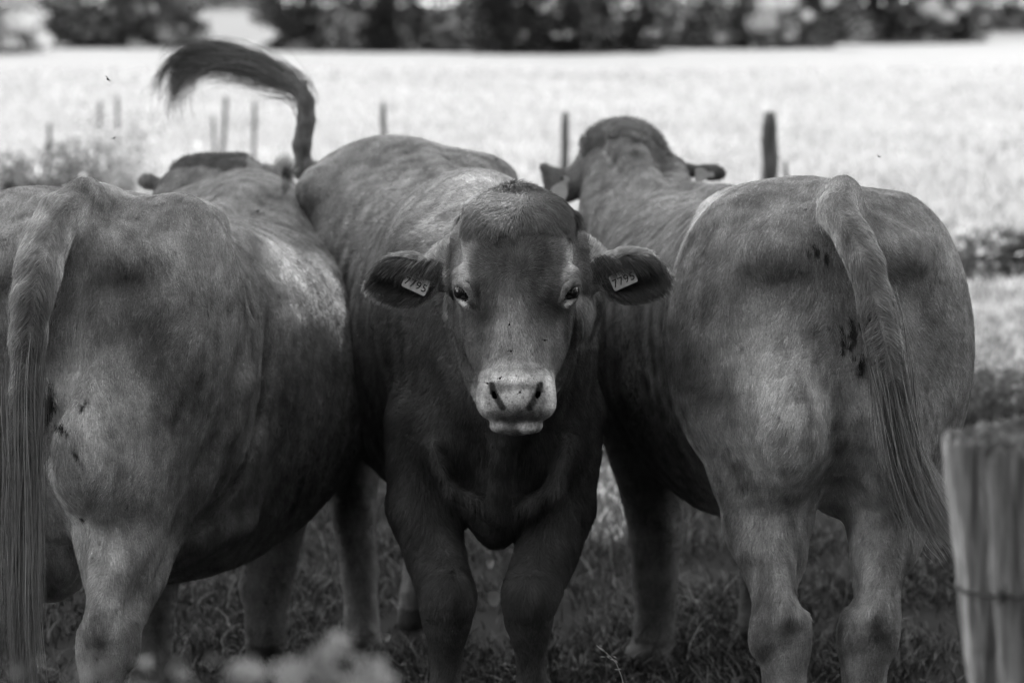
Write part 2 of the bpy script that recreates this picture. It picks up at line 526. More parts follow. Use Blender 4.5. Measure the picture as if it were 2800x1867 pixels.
def build_left_cow():
    S = Sculpt(axis_grid([(-1.36, -.25, COARSE)]), axis_grid([(3.9, 6.55, COARSE)]), axis_grid([(-0.02, 1.55, COARSE)]))
    S.trunk([
        (4.16, -.93, 1.08, .05, .10, .10, 2.0),
        (4.20, -.93, 1.06, .17, .22, .25, 2.2),
        (4.28, -.925, 1.04, .24, .28, .33, 2.3),
        (4.40, -.92, 1.02, .29, .315, .38, 2.3),
        (4.55, -.90, .99, .31, .335, .46, 2.25),
        (4.75, -.875, .93, .335, .37, .54, 2.15),
        (5.00, -.83, .84, .425, .415, .50, 2.15),
        (5.25, -.785, .81, .445, .405, .42, 2.2),
        (5.50, -.75, .84, .37, .36, .37, 2.2),
        (5.72, -.73, .90, .23, .31, .34, 2.0),
        (5.90, -.71, .95, .16, .28, .24, 2.0)], k=.03)
    S.chain([at(240, 540, 4.30), (-.885, 4.48, 1.315), (-.86, 4.75, 1.28), (-.81, 5.15, 1.22), (-.75, 5.5, 1.19)], [.035, .04, .04, .04, .05], k=.07)
    S.ell(at(500, 615, 4.62), (.10, .10, .06), k=.09)          # right hook
    S.ell(at(20, 600, 4.62), (.085, .09, .05), k=.09)
    S.ell(at(110, 575, 4.50), (.13, .13, .055), k=.08)
    S.ell(at(310, 715, 4.235), (.095, .075, .065), k=.07)         # right pin
    S.ell(at(-40, 735, 4.22), (.07, .07, .06), k=.08)
    S.ell(at(455, 900, 4.40), (.155, .20, .30), rot=(0, 8, 0), k=.10)
    S.ell(at(300, 1040, 4.31), (.140, .16, .26), k=.07)
    S.ell(at(255, 1180, 4.25), (.105, .17, .18), k=.08)
    S.ell(at(330, 1240, 4.33), (.135, .16, .20), rot=(0, 6, 0), k=.07)
    S.ell(at(-105, 950, 4.34), (.16, .19, .30), k=.08)
    S.ell(at(-80, 1230, 4.36), (.13, .16, .20), k=.08)
    # right hind leg, a step back
    p = [at(350, 1310, 4.36), at(330, 1460, 4.30), at(310, 1590, 4.22), at(296, 1700, 4.17), at(285, 1800, 4.18), at(278, 1950, 4.20), at(275, 2180, 4.22), at(275, 2280, 4.20)]
    r = [.125, .097, .073, .060, .052, .044, .042, .050]
    S.chain(p, r, k=.06)
    hk = p[3]
    S.ell(hk + np.array([-.01, -.045, .012]), (.030, .034, .045), k=.03)
    S.chain([p[1] + np.array([-.02, -.07, -.02]), hk + np.array([-.008, -.062, .045])], [.028, .019], k=.035)
    S.ell(p[2] + np.array([.055, -.04, -.02]), (.020, .045, .08), rot=(0, 12, 0), k=.035, op='sub')
    S.ell(p[2] + np.array([-.062, -.035, -.02]), (.013, .045, .07), k=.035, op='sub')
    S.ell(hk + np.array([.042, .02, -.05]), (.024, .05, .06), k=.04)
    S.ell(hk + np.array([-.042, .02, -.05]), (.022, .05, .05), k=.04)
    S.ell(p[7] + np.array([0, -.03, -.05]), (.055, .07, .05), k=.03)
    S.chain([at(420, 1290, 4.48), at(400, 1440, 4.42), at(375, 1560, 4.33), at(345, 1690, 4.24)], [.115, .085, .062, .045], k=.06)
    S.ell(at(130, 1440, 4.56), (.13, .16, .17), k=.06)
    p = [at(-85, 1330, 4.38), at(-75, 1460, 4.34), at(-65, 1590, 4.28), at(-62, 1700, 4.24), at(-60, 1820, 4.25), at(-60, 2180, 4.3), at(-60, 2280, 4.28)]
    S.chain(p, [.12, .09, .07, .058, .050, .042, .05], k=.06)
    S.ell(p[6] + np.array([0, -.03, -.05]), (.055, .07, .05), k=.03)
    # udder / scrotal folds beside the tail
    S.chain([at(130, 1120, 4.22), at(160, 1300, 4.27), at(175, 1420, 4.34)], [.03, .04, .05], k=.04)
    S.ell(at(172, 1500, 4.42), (.045, .08, .085), k=.04)
    S.ell(at(90, 1500, 4.42), (.045, .08, .08), k=.03)
    # belly fold and navel
    S.ell(at(600, 1420, 4.735), (.085, .085, .045), k=.05)
    S.ell(at(560, 1450, 4.69), (.045, .07, .055), k=.05)
    # front legs
    S.chain([(-.60, 5.50, .80), (-.62, 5.48, .58), at(728, 1600, 5.38), at(730, 1700, 5.36), at(726, 1830, 5.38), at(722, 1870, 5.36)],
            [.15, .115, .070, .056, .052, .060], k=.08)
    S.ell(at(722, 1880, 5.32), (.072, .09, .04), k=.02)
    S.chain([(-.90, 5.50, .80), (-.93, 5.46, .58), at(408, 1640, 5.25), at(415, 1780, 5.22), at(418, 1900, 5.22)],
            [.15, .115, .068, .052, .056], k=.08)
    S.ell(at(416, 1950, 5.18), (.07, .09, .04), k=.02)
    # shoulders and neck
    S.ell((-.64, 5.50, 1.02), (.12, .20, .18), k=.10)
    S.ell((-.84, 5.50, 1.02), (.12, .20, .18), k=.10)
    S.chain([(-.72, 5.65, 1.08), (-.75, 5.95, 1.12), (-.83, 6.14, 1.20)], [.21, .16, .12], k=.12)
    S.ell(at(600, 560, 5.85), (.16, .20, .06), k=.08)
    S.ell(at(690, 590, 5.75), (.10, .16, .05), k=.08)
    # head from behind
    S.ell(at(556, 505, 6.12), (.125, .09, .080), k=.05)
    S.ell(at(580, 535, 6.08), (.175, .10, .062), k=.06)
    S.ell(at(560, 463, 6.14), (.095, .06, .040), k=.04)
    S.ell(at(556, 600, 6.22), (.11, .14, .14), k=.06)
    S.chain([at(556, 650, 6.30), at(556, 850, 6.48)], [.10, .065], k=.06)
    S.ell(at(402, 493, 6.12), (.028, .02, .026), k=.015)
    S.chain([at(440, 505, 6.14), at(402, 496, 6.12)], [.02, .02], k=.02)
    S.chain([at(670, 485, 6.14), at(735, 482, 6.12)], [.030, .022], k=.03)
    S.ell(at(776, 474, 6.08), (.034, .013, .062), rot=(0, 8, 0), k=.02)
    # furrows
    S.cone(at(200, 650, 4.148), at(142, 1000, 4.135), .046, .056, k=.03, op='sub')
    S.cone(at(215, 690, 4.13), at(200, 760, 4.12), .022, .016, k=.03, op='sub')
    S.cone(at(150, 1000, 4.13), at(160, 1240, 4.17), .036, .026, k=.05, op='sub')
    S.cone(at(200, 1430, 4.19), at(222, 1560, 4.20), .016, .022, k=.03, op='sub')
    S.chain([at(128, 1300, 4.20), at(150, 1400, 4.22), at(185, 1470, 4.24)], [.008, .012, .012], k=.016, op='sub')
    # muscles of the buttock and thigh, crease behind the flank
    S.chain([at(470, 760, 4.27), at(490, 980, 4.26), at(440, 1180, 4.30)], [.035, .045, .035], k=.09)
    S.ell(at(330, 905, 4.018), (.14, .066, .12), k=.17, op='sub')
    S.chain([at(740, 880, 4.70), at(712, 1000, 4.68), at(668, 1130, 4.66), at(604, 1280, 4.63), at(552, 1400, 4.60), at(520, 1500, 4.56)], [.020, .040, .050, .050, .045, .03], k=.05, op='sub')
    S.chain([at(640, 900, 4.50), at(615, 1040, 4.47), at(580, 1150, 4.46), at(515, 1290, 4.44), at(462, 1400, 4.42)], [.045, .060, .065, .062, .055], k=.035)
    S.chain([at(235, 1505, 4.215), at(285, 1498, 4.19)], [.004, .004], k=.012, op='sub')
    # tail
    S.chain([at(232, 530, 4.28), at(165, 590, 4.20), at(128, 660, 4.15), at(108, 740, 4.10), at(92, 810, 4.07), at(75, 920, 4.06), at(67, 1050, 4.06), at(67, 1180, 4.06), at(67, 1300, 4.06)],
            [.036, .044, .045, .042, .038, .032, .026, .020, .012], k=.035)
    S.polish(1)
    return S


def build_middle_cow():
    S = Sculpt(axis_grid([(-.82, -.33, .010), (-.33, .36, .0042), (.36, .38, .01)]),
               axis_grid([(3.76, 4.34, .0045), (4.34, 6.32, .010)]),
               axis_grid([(-.02, .84, .009), (.84, 1.42, .0042), (1.42, 1.62, .01)]))
    S.trunk([
        (4.36, .00, .98, .05, .10, .12, 2.0),
        (4.42, -.01, .97, .14, .22, .26, 2.0),
        (4.52, -.035, .97, .19, .32, .35, 2.0),
        (4.70, -.065, .98, .235, .37, .43, 2.0),
        (4.90, -.10, .97, .26, .38, .46, 2.0),
        (5.15, -.15, .93, .28, .40, .47, 2.05),
        (5.40, -.235, .94, .30, .42, .46, 2.1),
        (5.65, -.33, 1.0, .30, .395, .45, 2.1),
        (5.85, -.365, 1.03, .265, .345, .42, 2.1),
        (5.98, -.375, 1.04, .21, .28, .36, 2.1),
        (6.06, -.38, 1.05, .10, .16, .20, 2.0)], k=.03)
    # back line, hips
    S.chain([(-.05, 4.62, 1.28), (-.10, 4.85, 1.315), (-.17, 5.15, 1.305), (-.24, 5.5, 1.345), (-.35, 5.85, 1.34)], [.05, .035, .035, .04, .04], k=.08)
    S.ell((-.11, 5.52, 1.285), (.12, .17, .07), k=.12)
    S.ell((-.50, 5.80, 1.20), (.09, .14, .12), k=.08)
    S.ell((-.51, 5.58, 1.26), (.08, .10, .06), k=.09)
    S.ell((-.58, 5.78, .92), (.10, .20, .28), k=.10)
    S.ell((-.20, 5.82, .92), (.12, .20, .28), k=.10)
    # shoulder blades
    S.ell((-.20, 4.74, 1.06), (.09, .15, .22), rot=(12, 0, 0), k=.08)
    S.ell((.075, 4.72, 1.04), (.08, .15, .20), rot=(12, 0, 0), k=.08)
    # points of the shoulder, brisket and the folds under the neck
    S.ell((-.150, 4.50, .80), (.085, .11, .12), k=.07)
    S.ell((.085, 4.50, .80), (.08, .11, .12), k=.07)
    S.ell((-.03, 4.52, .68), (.09, .13, .11), k=.08)
    S.chain([(-.012, 4.325, .90), (-.020, 4.335, .78), (-.03, 4.37, .66)], [.020, .022, .026], k=.022)
    S.chain([(-.035, 4.44, .62), (-.035, 4.48, .585)], [.04, .035], k=.06)
    S.chain([(-.175, 4.385, .80), (-.135, 4.37, .70), (-.085, 4.375, .675), (-.04, 4.38, .65)], [.016, .020, .020, .022], k=.022)
    S.chain([(.125, 4.385, .80), (.09, 4.37, .70), (.04, 4.375, .67), (-.01, 4.38, .65)], [.016, .020, .020, .022], k=.022)
    # front legs
    Lf = [(-.165, 4.58, .80), at(1165, 1380, 4.52), at(1185, 1500, 4.45), at(1222, 1625, 4.36), at(1222, 1690, 4.35), at(1220, 1800, 4.37), at(1215, 1990, 4.37), at(1212, 2060, 4.34)]
    S.chain(Lf, [.13, .088, .062, .057, .050, .036, .036, .046], k=.07)
    S.ell(at(1228, 1640, 4.32), (.050, .045, .060), k=.03)
    S.ell(at(1212, 2100, 4.31), (.058, .08, .045), k=.02)
    Rf = [(.085, 4.58, .82), at(1515, 1380, 4.52), at(1495, 1500, 4.45), at(1452, 1625, 4.36), at(1448, 1690, 4.35), at(1455, 1800, 4.37), at(1457, 1990, 4.37), at(1457, 2060, 4.34)]
    S.chain(Rf, [.12, .088, .065, .059, .052, .036, .036, .046], k=.07)
    S.ell(at(1447, 1640, 4.32), (.050, .045, .060), k=.03)
    S.ell(at(1457, 2100, 4.31), (.058, .08, .045), k=.02)
    # hind legs
    S.chain([(-.50, 5.76, .78), at(955, 1250, 5.60), at(966, 1400, 5.52), at(983, 1560, 5.52), at(988, 1690, 5.50), at(988, 1745, 5.46)],
            [.13, .085, .062, .052, .047, .056], k=.07)
    S.ell(at(985, 1765, 5.42), (.062, .08, .04), k=.02)
    S.chain([(-.17, 5.80, .78), (-.20, 5.78, .55), (-.24, 5.74, .38), at(1155, 1560, 5.72), at(1140, 1620, 5.70)], [.13, .09, .062, .05, .05], k=.07)
    S.chain([at(1155, 1560, 5.72), at(1135, 1690, 5.70)], [.05, .055], k=.03)
    # neck
    S.chain([(-.04, 4.72, 1.06), (-.012, 4.50, 1.09), (.012, 4.32, 1.13)], [.25, .20, .135], k=.12)
    S.chain([(-.02, 4.50, .92), (.005, 4.34, 1.00)], [.17, .12], k=.10)
    S.chain([(-.07, 4.72, 1.30), (-.03, 4.46, 1.235), (.005, 4.32, 1.23)], [.055, .06, .06], k=.08)
    # ---- head
    HX = lambda px, py, Y: at(px, py, Y)
    def rows(t):
        out = []
        for py, half, yf, b, n in t[::-1]:
            c = HX(1412, py, yf)
            out.append((c[2], c[0], yf, half * (yf + b * .8) / FPX, b, n))
        return out
    S.pillar(rows([(540, 84, 4.215, .03, 2.3), (550, 110, 4.180, .06, 2.3), (572, 132, 4.145, .09, 2.4), (605, 143, 4.115, .115, 2.5),
                   (650, 151, 4.088, .135, 2.6), (710, 154, 4.066, .15, 2.6), (770, 157, 4.052, .16, 2.4), (820, 158, 4.042, .165, 2.1),
                   (870, 162, 4.030, .165, 1.9), (930, 157, 4.012, .155, 1.7), (985, 142, 3.992, .135, 1.65), (1030, 121, 3.976, .11, 1.8),
                   (1080, 100, 3.968, .09, 2.2), (1130, 92, 3.972, .08, 2.2), (1165, 72, 4.00, .06, 2.0)]), k=.05)
    S.ell(HX(1352, 660, 4.135), (.030, .045, .045), k=.05)                           # frontal bosses
    S.ell(HX(1474, 660, 4.135), (.030, .045, .045), k=.05)
    S.ell(HX(1284, 578, 4.235), (.014, .020, .016), k=.014)                           # horn stubs
    S.ell(HX(1551, 596, 4.240), (.014, .020, .016), k=.014)
    S.chain([HX(1411, 880, 4.075), HX(1411, 960, 4.05), HX(1411, 1030, 4.02)], [.040, .040, .042], k=.04)   # nose bridge
    S.ell(HX(1300, 880, 4.275), (.040, .08, .07), k=.05)                              # jaw angles
    S.ell(HX(1575, 850, 4.300), (.034, .08, .060), k=.04)
    S.chain([HX(1612, 800, 4.36), HX(1605, 920, 4.40)], [.030, .012], k=.03)
    # muzzle
    S.pillar(rows([(1008, 50, 3.975, .05, 2.2), (1024, 84, 3.958, .05, 2.4), (1046, 105, 3.942, .055, 2.6), (1080, 111, 3.934, .058, 2.8),
                   (1112, 114, 3.932, .058, 3.2), (1134, 113, 3.934, .055, 3.4), (1145, 103, 3.942, .045, 3.0), (1149, 84, 3.955, .03, 2.4)]), k=.022)
    S.ell(HX(1352, 1046, 3.985), (.024, .036, .020), rot=(0, -25, 0), k=.018)
    S.ell(HX(1470, 1046, 3.985), (.024, .036, .020), rot=(0, 25, 0), k=.018)
    S.ell(HX(1411, 1100, 3.955), (.034, .032, .036), k=.018)
    S.ell(HX(1376, 1163, 3.980), (.029, .032, .0165), k=.003)                         # lower lip, two lobes
    S.ell(HX(1446, 1163, 3.980), (.029, .032, .0165), k=.003)
    S.ell(HX(1411, 1150, 4.03), (.05, .05, .025), k=.015)
    S.cone(HX(1322, 1152, 3.940), HX(1500, 1152, 3.940), .0042, .0042, k=.006, op='sub')   # mouth line
    for sx in (-1, 1):                                                                 # nostrils: a comma running in and down
        c = lambda dx, py, Y: HX(1411 + sx * dx, py, Y)
        S.chain([c(68, 1050, 3.948), c(66, 1066, 3.938), c(56, 1086, 3.930), c(42, 1106, 3.926), c(32, 1117, 3.926)],
                [.005, .0085, .0085, .0075, .005], k=.006, op='sub')
        S.chain([c(66, 1062, 3.965), c(58, 1082, 3.955), c(50, 1096, 3.950)], [.007, .009, .008], k=.006, op='sub')
    # brows, eye sockets, lids, hollows under the eyes
    for sx, ex in ((-1, 1264), (1, 1561)):
        e = lambda dx, py, Y: HX(ex - sx * dx, py, Y)
        S.ell(e(10, 790, 4.125), (.026, .040, .046), rot=(0, sx * 18, 0), k=.03)
        S.ell(e(0, 797, 4.092), (.0170, .026, .0205), k=.004, op='sub')
        S.chain([e(-20, 790, 4.130), e(-16, 778, 4.102), e(-2, 775, 4.078), e(12, 783, 4.068), e(18, 796, 4.070), e(26, 818, 4.068), e(40, 836, 4.062)],
                [.005, .0065, .007, .007, .006, .005, .004], k=.010)
        S.chain([e(-17, 808, 4.120), e(-8, 822, 4.092), e(6, 833, 4.076), e(24, 841, 4.066)], [.005, .0055, .006, .004], k=.008)
        S.ell(e(66, 846, 4.010), (.016, .026, .030), rot=(0, sx * 25, 0), k=.035, op='sub')
    # ears: cupped shells held out sideways, with the muscle that carries them
    for sx, rx, ry, cx_, cy_, tx, ty in ((-1, 1212, 735, 1112, 764, 1012, 784), (1, 1617, 730, 1722, 754, 1824, 767)):
        S.chain([HX(1412 + sx * 115, 640, 4.26), HX(rx, ry - 12, 4.285)], [.035, .034], k=.05)
        S.chain([HX(1412 + sx * 120, 760, 4.24), HX(rx, ry + 12, 4.285)], [.040, .034], k=.04)
        c = HX(cx_, cy_, 4.262); tip = HX(tx, ty, 4.268)
        ang = sx * 6
        S.ell(c, (.075, .024, .0555), rot=(0, ang, 0), k=.02)
        S.cone(HX(cx_ + sx * 30, cy_ + 2, 4.264), tip, .038, .009, k=.025)
        S.ell(c + np.array([sx * .006, -.026, -.002]), (.070, .034, .044), rot=(0, ang, 0), k=.006, op='sub')
        S.cone(HX(cx_ + sx * 40, cy_ + 4, 4.226), HX(tx - sx * 8, ty, 4.240), .028, .010, k=.008, op='sub')
    # raised tail
    S.chain([(-.45, 5.98, 1.31), at(862, 470, 6.16), at(830, 468, 6.18), at(826, 400, 6.18), at(837, 330, 6.18), at(838, 285, 6.18), at(822, 248, 6.19), at(790, 218, 6.20), at(750, 195, 6.22)],
            [.032, .030, .031, .029, .026, .023, .019, .013, .006], k=.02)
    S.polish(1)
    return S

# ------------------------------------------------------------------ coats: strands of hair grown on the bodies
def proj(P):
    d = P - np.array([0, 0, CAM_H])
    fwd = d[:, 1] * CT - d[:, 2] * ST
    up = d[:, 1] * ST + d[:, 2] * CT
    return 1400 + FPX * d[:, 0] / fwd, 933.5 - FPX * up / fwd


def seg_dist(P, pts):
    """distance to a polyline, and the direction of the nearest piece"""
    best = np.full(len(P), 1e9); D = np.zeros((len(P), 3)); T = np.zeros(len(P))
    n = len(pts) - 1
    for i in range(n):
        a, b = np.asarray(pts[i]), np.asarray(pts[i + 1]); d = b - a
        t = np.clip((P - a) @ d / (d @ d), 0, 1)
        q = np.linalg.norm(P - a - t[:, None] * d, axis=1)
        m = q < best
        best[m] = q[m]; D[m] = norm(d); T[m] = (i + t[m]) / n
    return best, D, T


def blob(px, py, cx, cy, rx, ry, ang=0.0):
    """1 at the centre of a soft-edged spot, 0 outside it"""
    c, s = math.cos(math.radians(ang)), math.sin(math.radians(ang))
    x, y = px - cx, py - cy
    u, v = (x * c + y * s) / rx, (-x * s + y * c) / ry
    return np.clip(1.35 - np.sqrt(u * u + v * v), 0, 1) ** .7 * (u * u + v * v < 1.8)


R_TAIL = [at(2306, 530, 4.30), at(2287, 575, 4.235), at(2335, 650, 4.165), at(2366, 720, 4.13), at(2395, 832, 4.105), at(2420, 935, 4.09),
          at(2440, 1030, 4.09), at(2457, 1130, 4.09), at(2480, 1230, 4.09), at(2515, 1320, 4.09), at(2570, 1410, 4.08), at(2640, 1470, 4.07)]
L_TAIL = [at(232, 530, 4.28), at(165, 590, 4.20), at(128, 660, 4.15), at(108, 740, 4.10), at(92, 810, 4.07), at(75, 920, 4.06), at(67, 1050, 4.06),
          at(67, 1180, 4.06), at(67, 1300, 4.06), at(66, 1450, 4.06), at(66, 1600, 4.05), at(70, 1750, 4.05), at(85, 1960, 4.05)]
M_TAIL = [at(830, 468, 6.18), at(826, 400, 6.18), at(837, 330, 6.18), at(838, 285, 6.18), at(822, 248, 6.19), at(790, 218, 6.20), at(745, 190, 6.22),
          at(680, 155, 6.24), at(610, 135, 6.26), at(550, 132, 6.28), at(510, 160, 6.30), at(495, 215, 6.31), at(515, 280, 6.31)]
WHORL = at(1412, 742, 4.066)
w_big, w_mid, w_fine, w_dir, w_dir2 = Wave(1, 9), Wave(2, 30), Wave(3, 110), Wave(4, 14), Wave(5, 45)
w_str = Wave(6, 60, aniso=(1, 1, .22), n=22)


def coat_fields(which, P, N):
    """tone (albedo with painted light and shade), hair direction, hair length, hair lift at points P with normals N"""
    n = len(P)
    px, py = proj(P)
    tone = np.full(n, .20)
    L = np.full(n, .013); lift = np.full(n, .20)
    down = np.array([0, 0, -1.0])
    z = P[:, 2]
    if which == 'R':
        A = np.array([.12, -1.0, -.1])
        D = A[None] * sstep(1.12, 1.32, z)[:, None] * .9 + down[None] * (1 - .7 * sstep(1.12, 1.34, z))[:, None]
        D[:, 0] += .25 * np.sign(P[:, 0] - .67) * sstep(.7, 1.2, z)
        tone = .19 + .36 * np.clip(blob(px, py, 2130, 1150, 190, 330), 0, 1) ** 1.3 + .12 * blob(px, py, 2420, 1250, 110, 180)  # pale thigh hair, with the soft light on the buttocks painted in
        tone -= .05 * blob(px, py, 2130, 800, 200, 110) * .8  # shade in the hollow below the pin bone painted in
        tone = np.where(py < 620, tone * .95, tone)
        tone += .20 * blob(px, py, 2175, 1620, 50, 330) + .16 * blob(px, py, 2350, 1600, 50, 330)  # pale hair of the lower legs plus the light on them painted in
        tone -= .09 * sstep(4.75, 5.1, P[:, 1]) * sstep(1.15, .9, z)  # self-shadow of the barrel painted into the coat
        st = np.maximum.reduce([blob(px, py, 2330, 925, 34, 48, 20), blob(px, py, 2352, 990, 26, 40, 15), .8 * blob(px, py, 2265, 705, 20, 20), .8 * blob(px, py, 2225, 690, 26, 16)])
        nz = w_fine(P * 2.2) * .5 + w_str(P * 3) * .5 + .3
        sm = sstep(.85, 1.2, st * 1.3 + .6 * nz); tone = tone * (1 - sm) + .022 * sm
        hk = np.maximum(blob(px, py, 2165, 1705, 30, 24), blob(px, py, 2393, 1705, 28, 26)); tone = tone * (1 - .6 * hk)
        hd = P[:, 1] > 5.9
        tone = np.where(hd, .135, tone)
        crest = hd & (py + 10 * w_mid(P) < 376 + .004 * (px - 1700) ** 2) & (np.abs(px - 1705) < 118)
        tone = np.where(crest, .13 + .02 * w_mid(P), tone); L = np.where(crest, .024, L); lift = np.where(crest, .65, lift)
        D[hd] = np.array([0, .5, -.9]); D[crest] = np.array([.15, -.3, .3])
        sd, sD, sT = seg_dist(P, R_TAIL[:9])
        tl = (sd < .052) & (P[:, 1] < 4.26)
    elif which == 'L':
        A = np.array([.05, -1.0, -.1])
        D = A[None] * sstep(1.12, 1.32, z)[:, None] * .9 + down[None] * (1 - .7 * sstep(1.12, 1.34, z))[:, None]
        tone = .185 + .24 * blob(px, py, 240, 1230, 180, 300) ** 1.2 + .05 * blob(px, py, 480, 1150, 120, 150)  # light on the lower buttock and thigh painted into the coat
        tone += .08 * blob(px, py, 345, 820, 120, 50) * .6 + .04 * blob(px, py, 610, 1110, 18, 60)  # paler rump spot, and a sun fleck painted on the thigh
        tone -= .06 * blob(px, py, 330, 900, 150, 110)  # painted shade under the pin-bone shelf
        tone += .16 * blob(px, py, 250, 1640, 75, 300) + .10 * blob(px, py, 430, 1560, 26, 110, 25) + .10 * blob(px, py, 310, 1760, 22, 70, -10)  # lit hind leg and its bright rim painted into the coat
        tone -= .07 * sstep(4.6, 4.8, P[:, 1]) * sstep(1.05, .75, z)  # belly and flank darkened in tone for their self-shadow
        st = np.maximum.reduce([blob(px, py, 132, 1120, 20, 70), .95 * blob(px, py, 165, 1170, 40, 9, 40), .9 * blob(px, py, 205, 1240, 36, 7, 55),
                                .9 * blob(px, py, 232, 1105, 32, 5, -52), .7 * blob(px, py, 225, 1420, 10, 9), .8 * blob(px, py, 212, 1300, 8, 26)])
        nz = w_fine(P * 2.2) * .5 + w_str(P * 3) * .5 + .3
        sm = sstep(.85, 1.2, st * 1.3 + .6 * nz); tone = tone * (1 - sm) + .022 * sm
        hd = P[:, 1] > 5.98
        tone = np.where(hd, .15, tone)
        crest = hd & (py + 8 * w_mid(P) < 462) & (px > 430) & (px < 675)
        tone = np.where(crest, .085, tone); L = np.where(crest, .026, L); lift = np.where(crest, .5, lift)
        D[hd] = np.array([0, .5, -.9]); D[crest] = np.array([.1, -.3, .3])
        ear = hd & (px > 735); L = np.where(ear, .024, L); lift = np.where(ear, .6, lift)
        D[ear] = np.stack([(px[ear] - 775) / 30, np.full(ear.sum(), -.3), -(py[ear] - 500) / 60], 1); tone = np.where(ear, .28, tone); tone = np.where(blob(px, py, 780, 495, 9, 30) > .3, .05, tone)
        sd, sD, sT = seg_dist(P, L_TAIL[:9])
        tl = (sd < .056) & (P[:, 1] < 4.24)
    else:
        D = np.tile(np.array([-.06, .75, -.75]), (n, 1))
        D[:, 2] -= 1.2 * sstep(.85, .55, z)
        tone = .165 - .105 * sstep(1.15, .80, z) * sstep(5.6, 4.9, P[:, 1])  # dark-coated chest and legs, with their shade deepened in the tone
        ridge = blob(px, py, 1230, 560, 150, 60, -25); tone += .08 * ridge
        L = np.where(P[:, 1] < 5.2, .020, L); lift = np.where(P[:, 1] < 5.2, .28, lift)
        # head
        hd = (P[:, 1] < 4.30) & (z > .88) & (np.abs(P[:, 0] - .01) < .135)
        rel = P - WHORL
        rad = norm(rel)
        rr = np.linalg.norm(rel, axis=1)
        Dh = rad.copy(); Dh[:, 2] -= .55 * sstep(.06, .25, rr) * (rel[:, 2] < .05)
        sw = np.stack([-rad[:, 2], np.zeros(n), rad[:, 0]], 1) * (.5 * sstep(.07, .0, rr))[:, None]
        Dh = Dh + sw
        D[hd] = Dh[hd]
        L = np.where(hd, .011, L); lift = np.where(hd, .16, lift)
        th = .145 - .03 * sstep(800, 700, py)
        th += .12 * blob(px, py, 1411, 950, 50, 100) + .03 * blob(px, py, 1345, 965, 40, 80) + .03 * blob(px, py, 1480, 965, 40, 80)  # highlight along the nose bridge painted into the tone
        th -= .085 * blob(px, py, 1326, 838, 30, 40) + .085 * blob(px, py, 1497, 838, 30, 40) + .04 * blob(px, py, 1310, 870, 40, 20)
        th += .20 * blob(px, py, 1270, 745, 17, 62, -8) + .20 * blob(px, py, 1550, 745, 17, 62, 8)
        th += .12 * blob(px, py, 1300, 655, 14, 60, 12) * .6
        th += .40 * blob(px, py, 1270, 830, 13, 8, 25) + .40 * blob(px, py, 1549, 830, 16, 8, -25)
        white = np.maximum.reduce([blob(px, py, 1411, 1032, 92, 17), blob(px, py, 1322, 1062, 26, 46, 22), blob(px, py, 1499, 1062, 26, 46, -22),
                                   blob(px, py, 1328, 1115, 30, 34), blob(px, py, 1494, 1115, 30, 34), blob(px, py, 1411, 1090, 52, 26), .8 * blob(px, py, 1411, 1168, 80, 16)])
        white = np.clip(white + .22 * w_fine(P * 2) * (white > .02) * (white < .8), 0, 1)
        th = th * (1 - white) + .47 * white
        greyp = np.maximum.reduce([blob(px, py, 1411, 1130, 74, 20), .85 * blob(px, py, 1411, 1057, 56, 9), .95 * blob(px, py, 1338, 1090, 15, 32, -12), .95 * blob(px, py, 1484, 1090, 15, 32, 12), .9 * blob(px, py, 1352, 1120, 14, 22), .9 * blob(px, py, 1472, 1120, 14, 22)])
        greyp = np.clip(greyp + .25 * w_fine(P * 3) * (greyp > .05), 0, 1)
        th = th * (1 - .75 * greyp) + .14 * .75 * greyp
        for sx in (-1, 1):
            nl, _, _ = seg_dist(np.stack([px, py, px * 0], 1), [(1411 + sx * 66, 1052, 0), (1411 + sx * 61, 1072, 0), (1411 + sx * 50, 1092, 0), (1411 + sx * 36, 1114, 0)])
            th = th * (1 - .9 * sstep(13, 6, nl))
        speck = (w_fine(P * 7 + 1) > 1.15) & (py > 1020) & (py < 1140) & (np.abs(px - 1411) < 75)
        th = np.where(speck, th * .35, th)
        neye = np.maximum(blob(px, py, 1262, 800, 34, 42), blob(px, py, 1563, 800, 34, 42)); L = np.where(hd, L * (1 - .72 * np.clip(neye * 1.5, 0, 1)), L)
        bare = hd & (py > 1040)
        L = np.where(bare, .0028, L); L = np.where(hd & (py > 1000) & (py <= 1040), .006, L)
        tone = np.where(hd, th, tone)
        poll = (P[:, 1] < 4.34) & (py < 640) & (px > 1268) & (px < 1572)
        pm = poll & (py < 628 + 10 * w_fine(P))
        pw = sstep(668, 588, py + 12 * w_fine(P * 2) - .0006 * (px - 1415) ** 2) * poll
        D[pm] = np.array([0, -.45, -.55]); D[pm, 0] = (P[pm, 0] - .012) * 4.5
        D[pm, 2] = -.6 + .75 * sstep(580, 530, py[pm])
        tone = tone * (1 - pw) + .078 * pw * (1 + .3 * w_mid(P * 2)); L = np.where(pm, .010 + .017 * pw, L); lift = np.where(pm, .34, lift)
        horn = (blob(px, py, 1281, 570, 12, 12) > .4) & (P[:, 1] < 4.3)
        tone = np.where(horn, .45, tone); L = np.where(horn, .001, L)
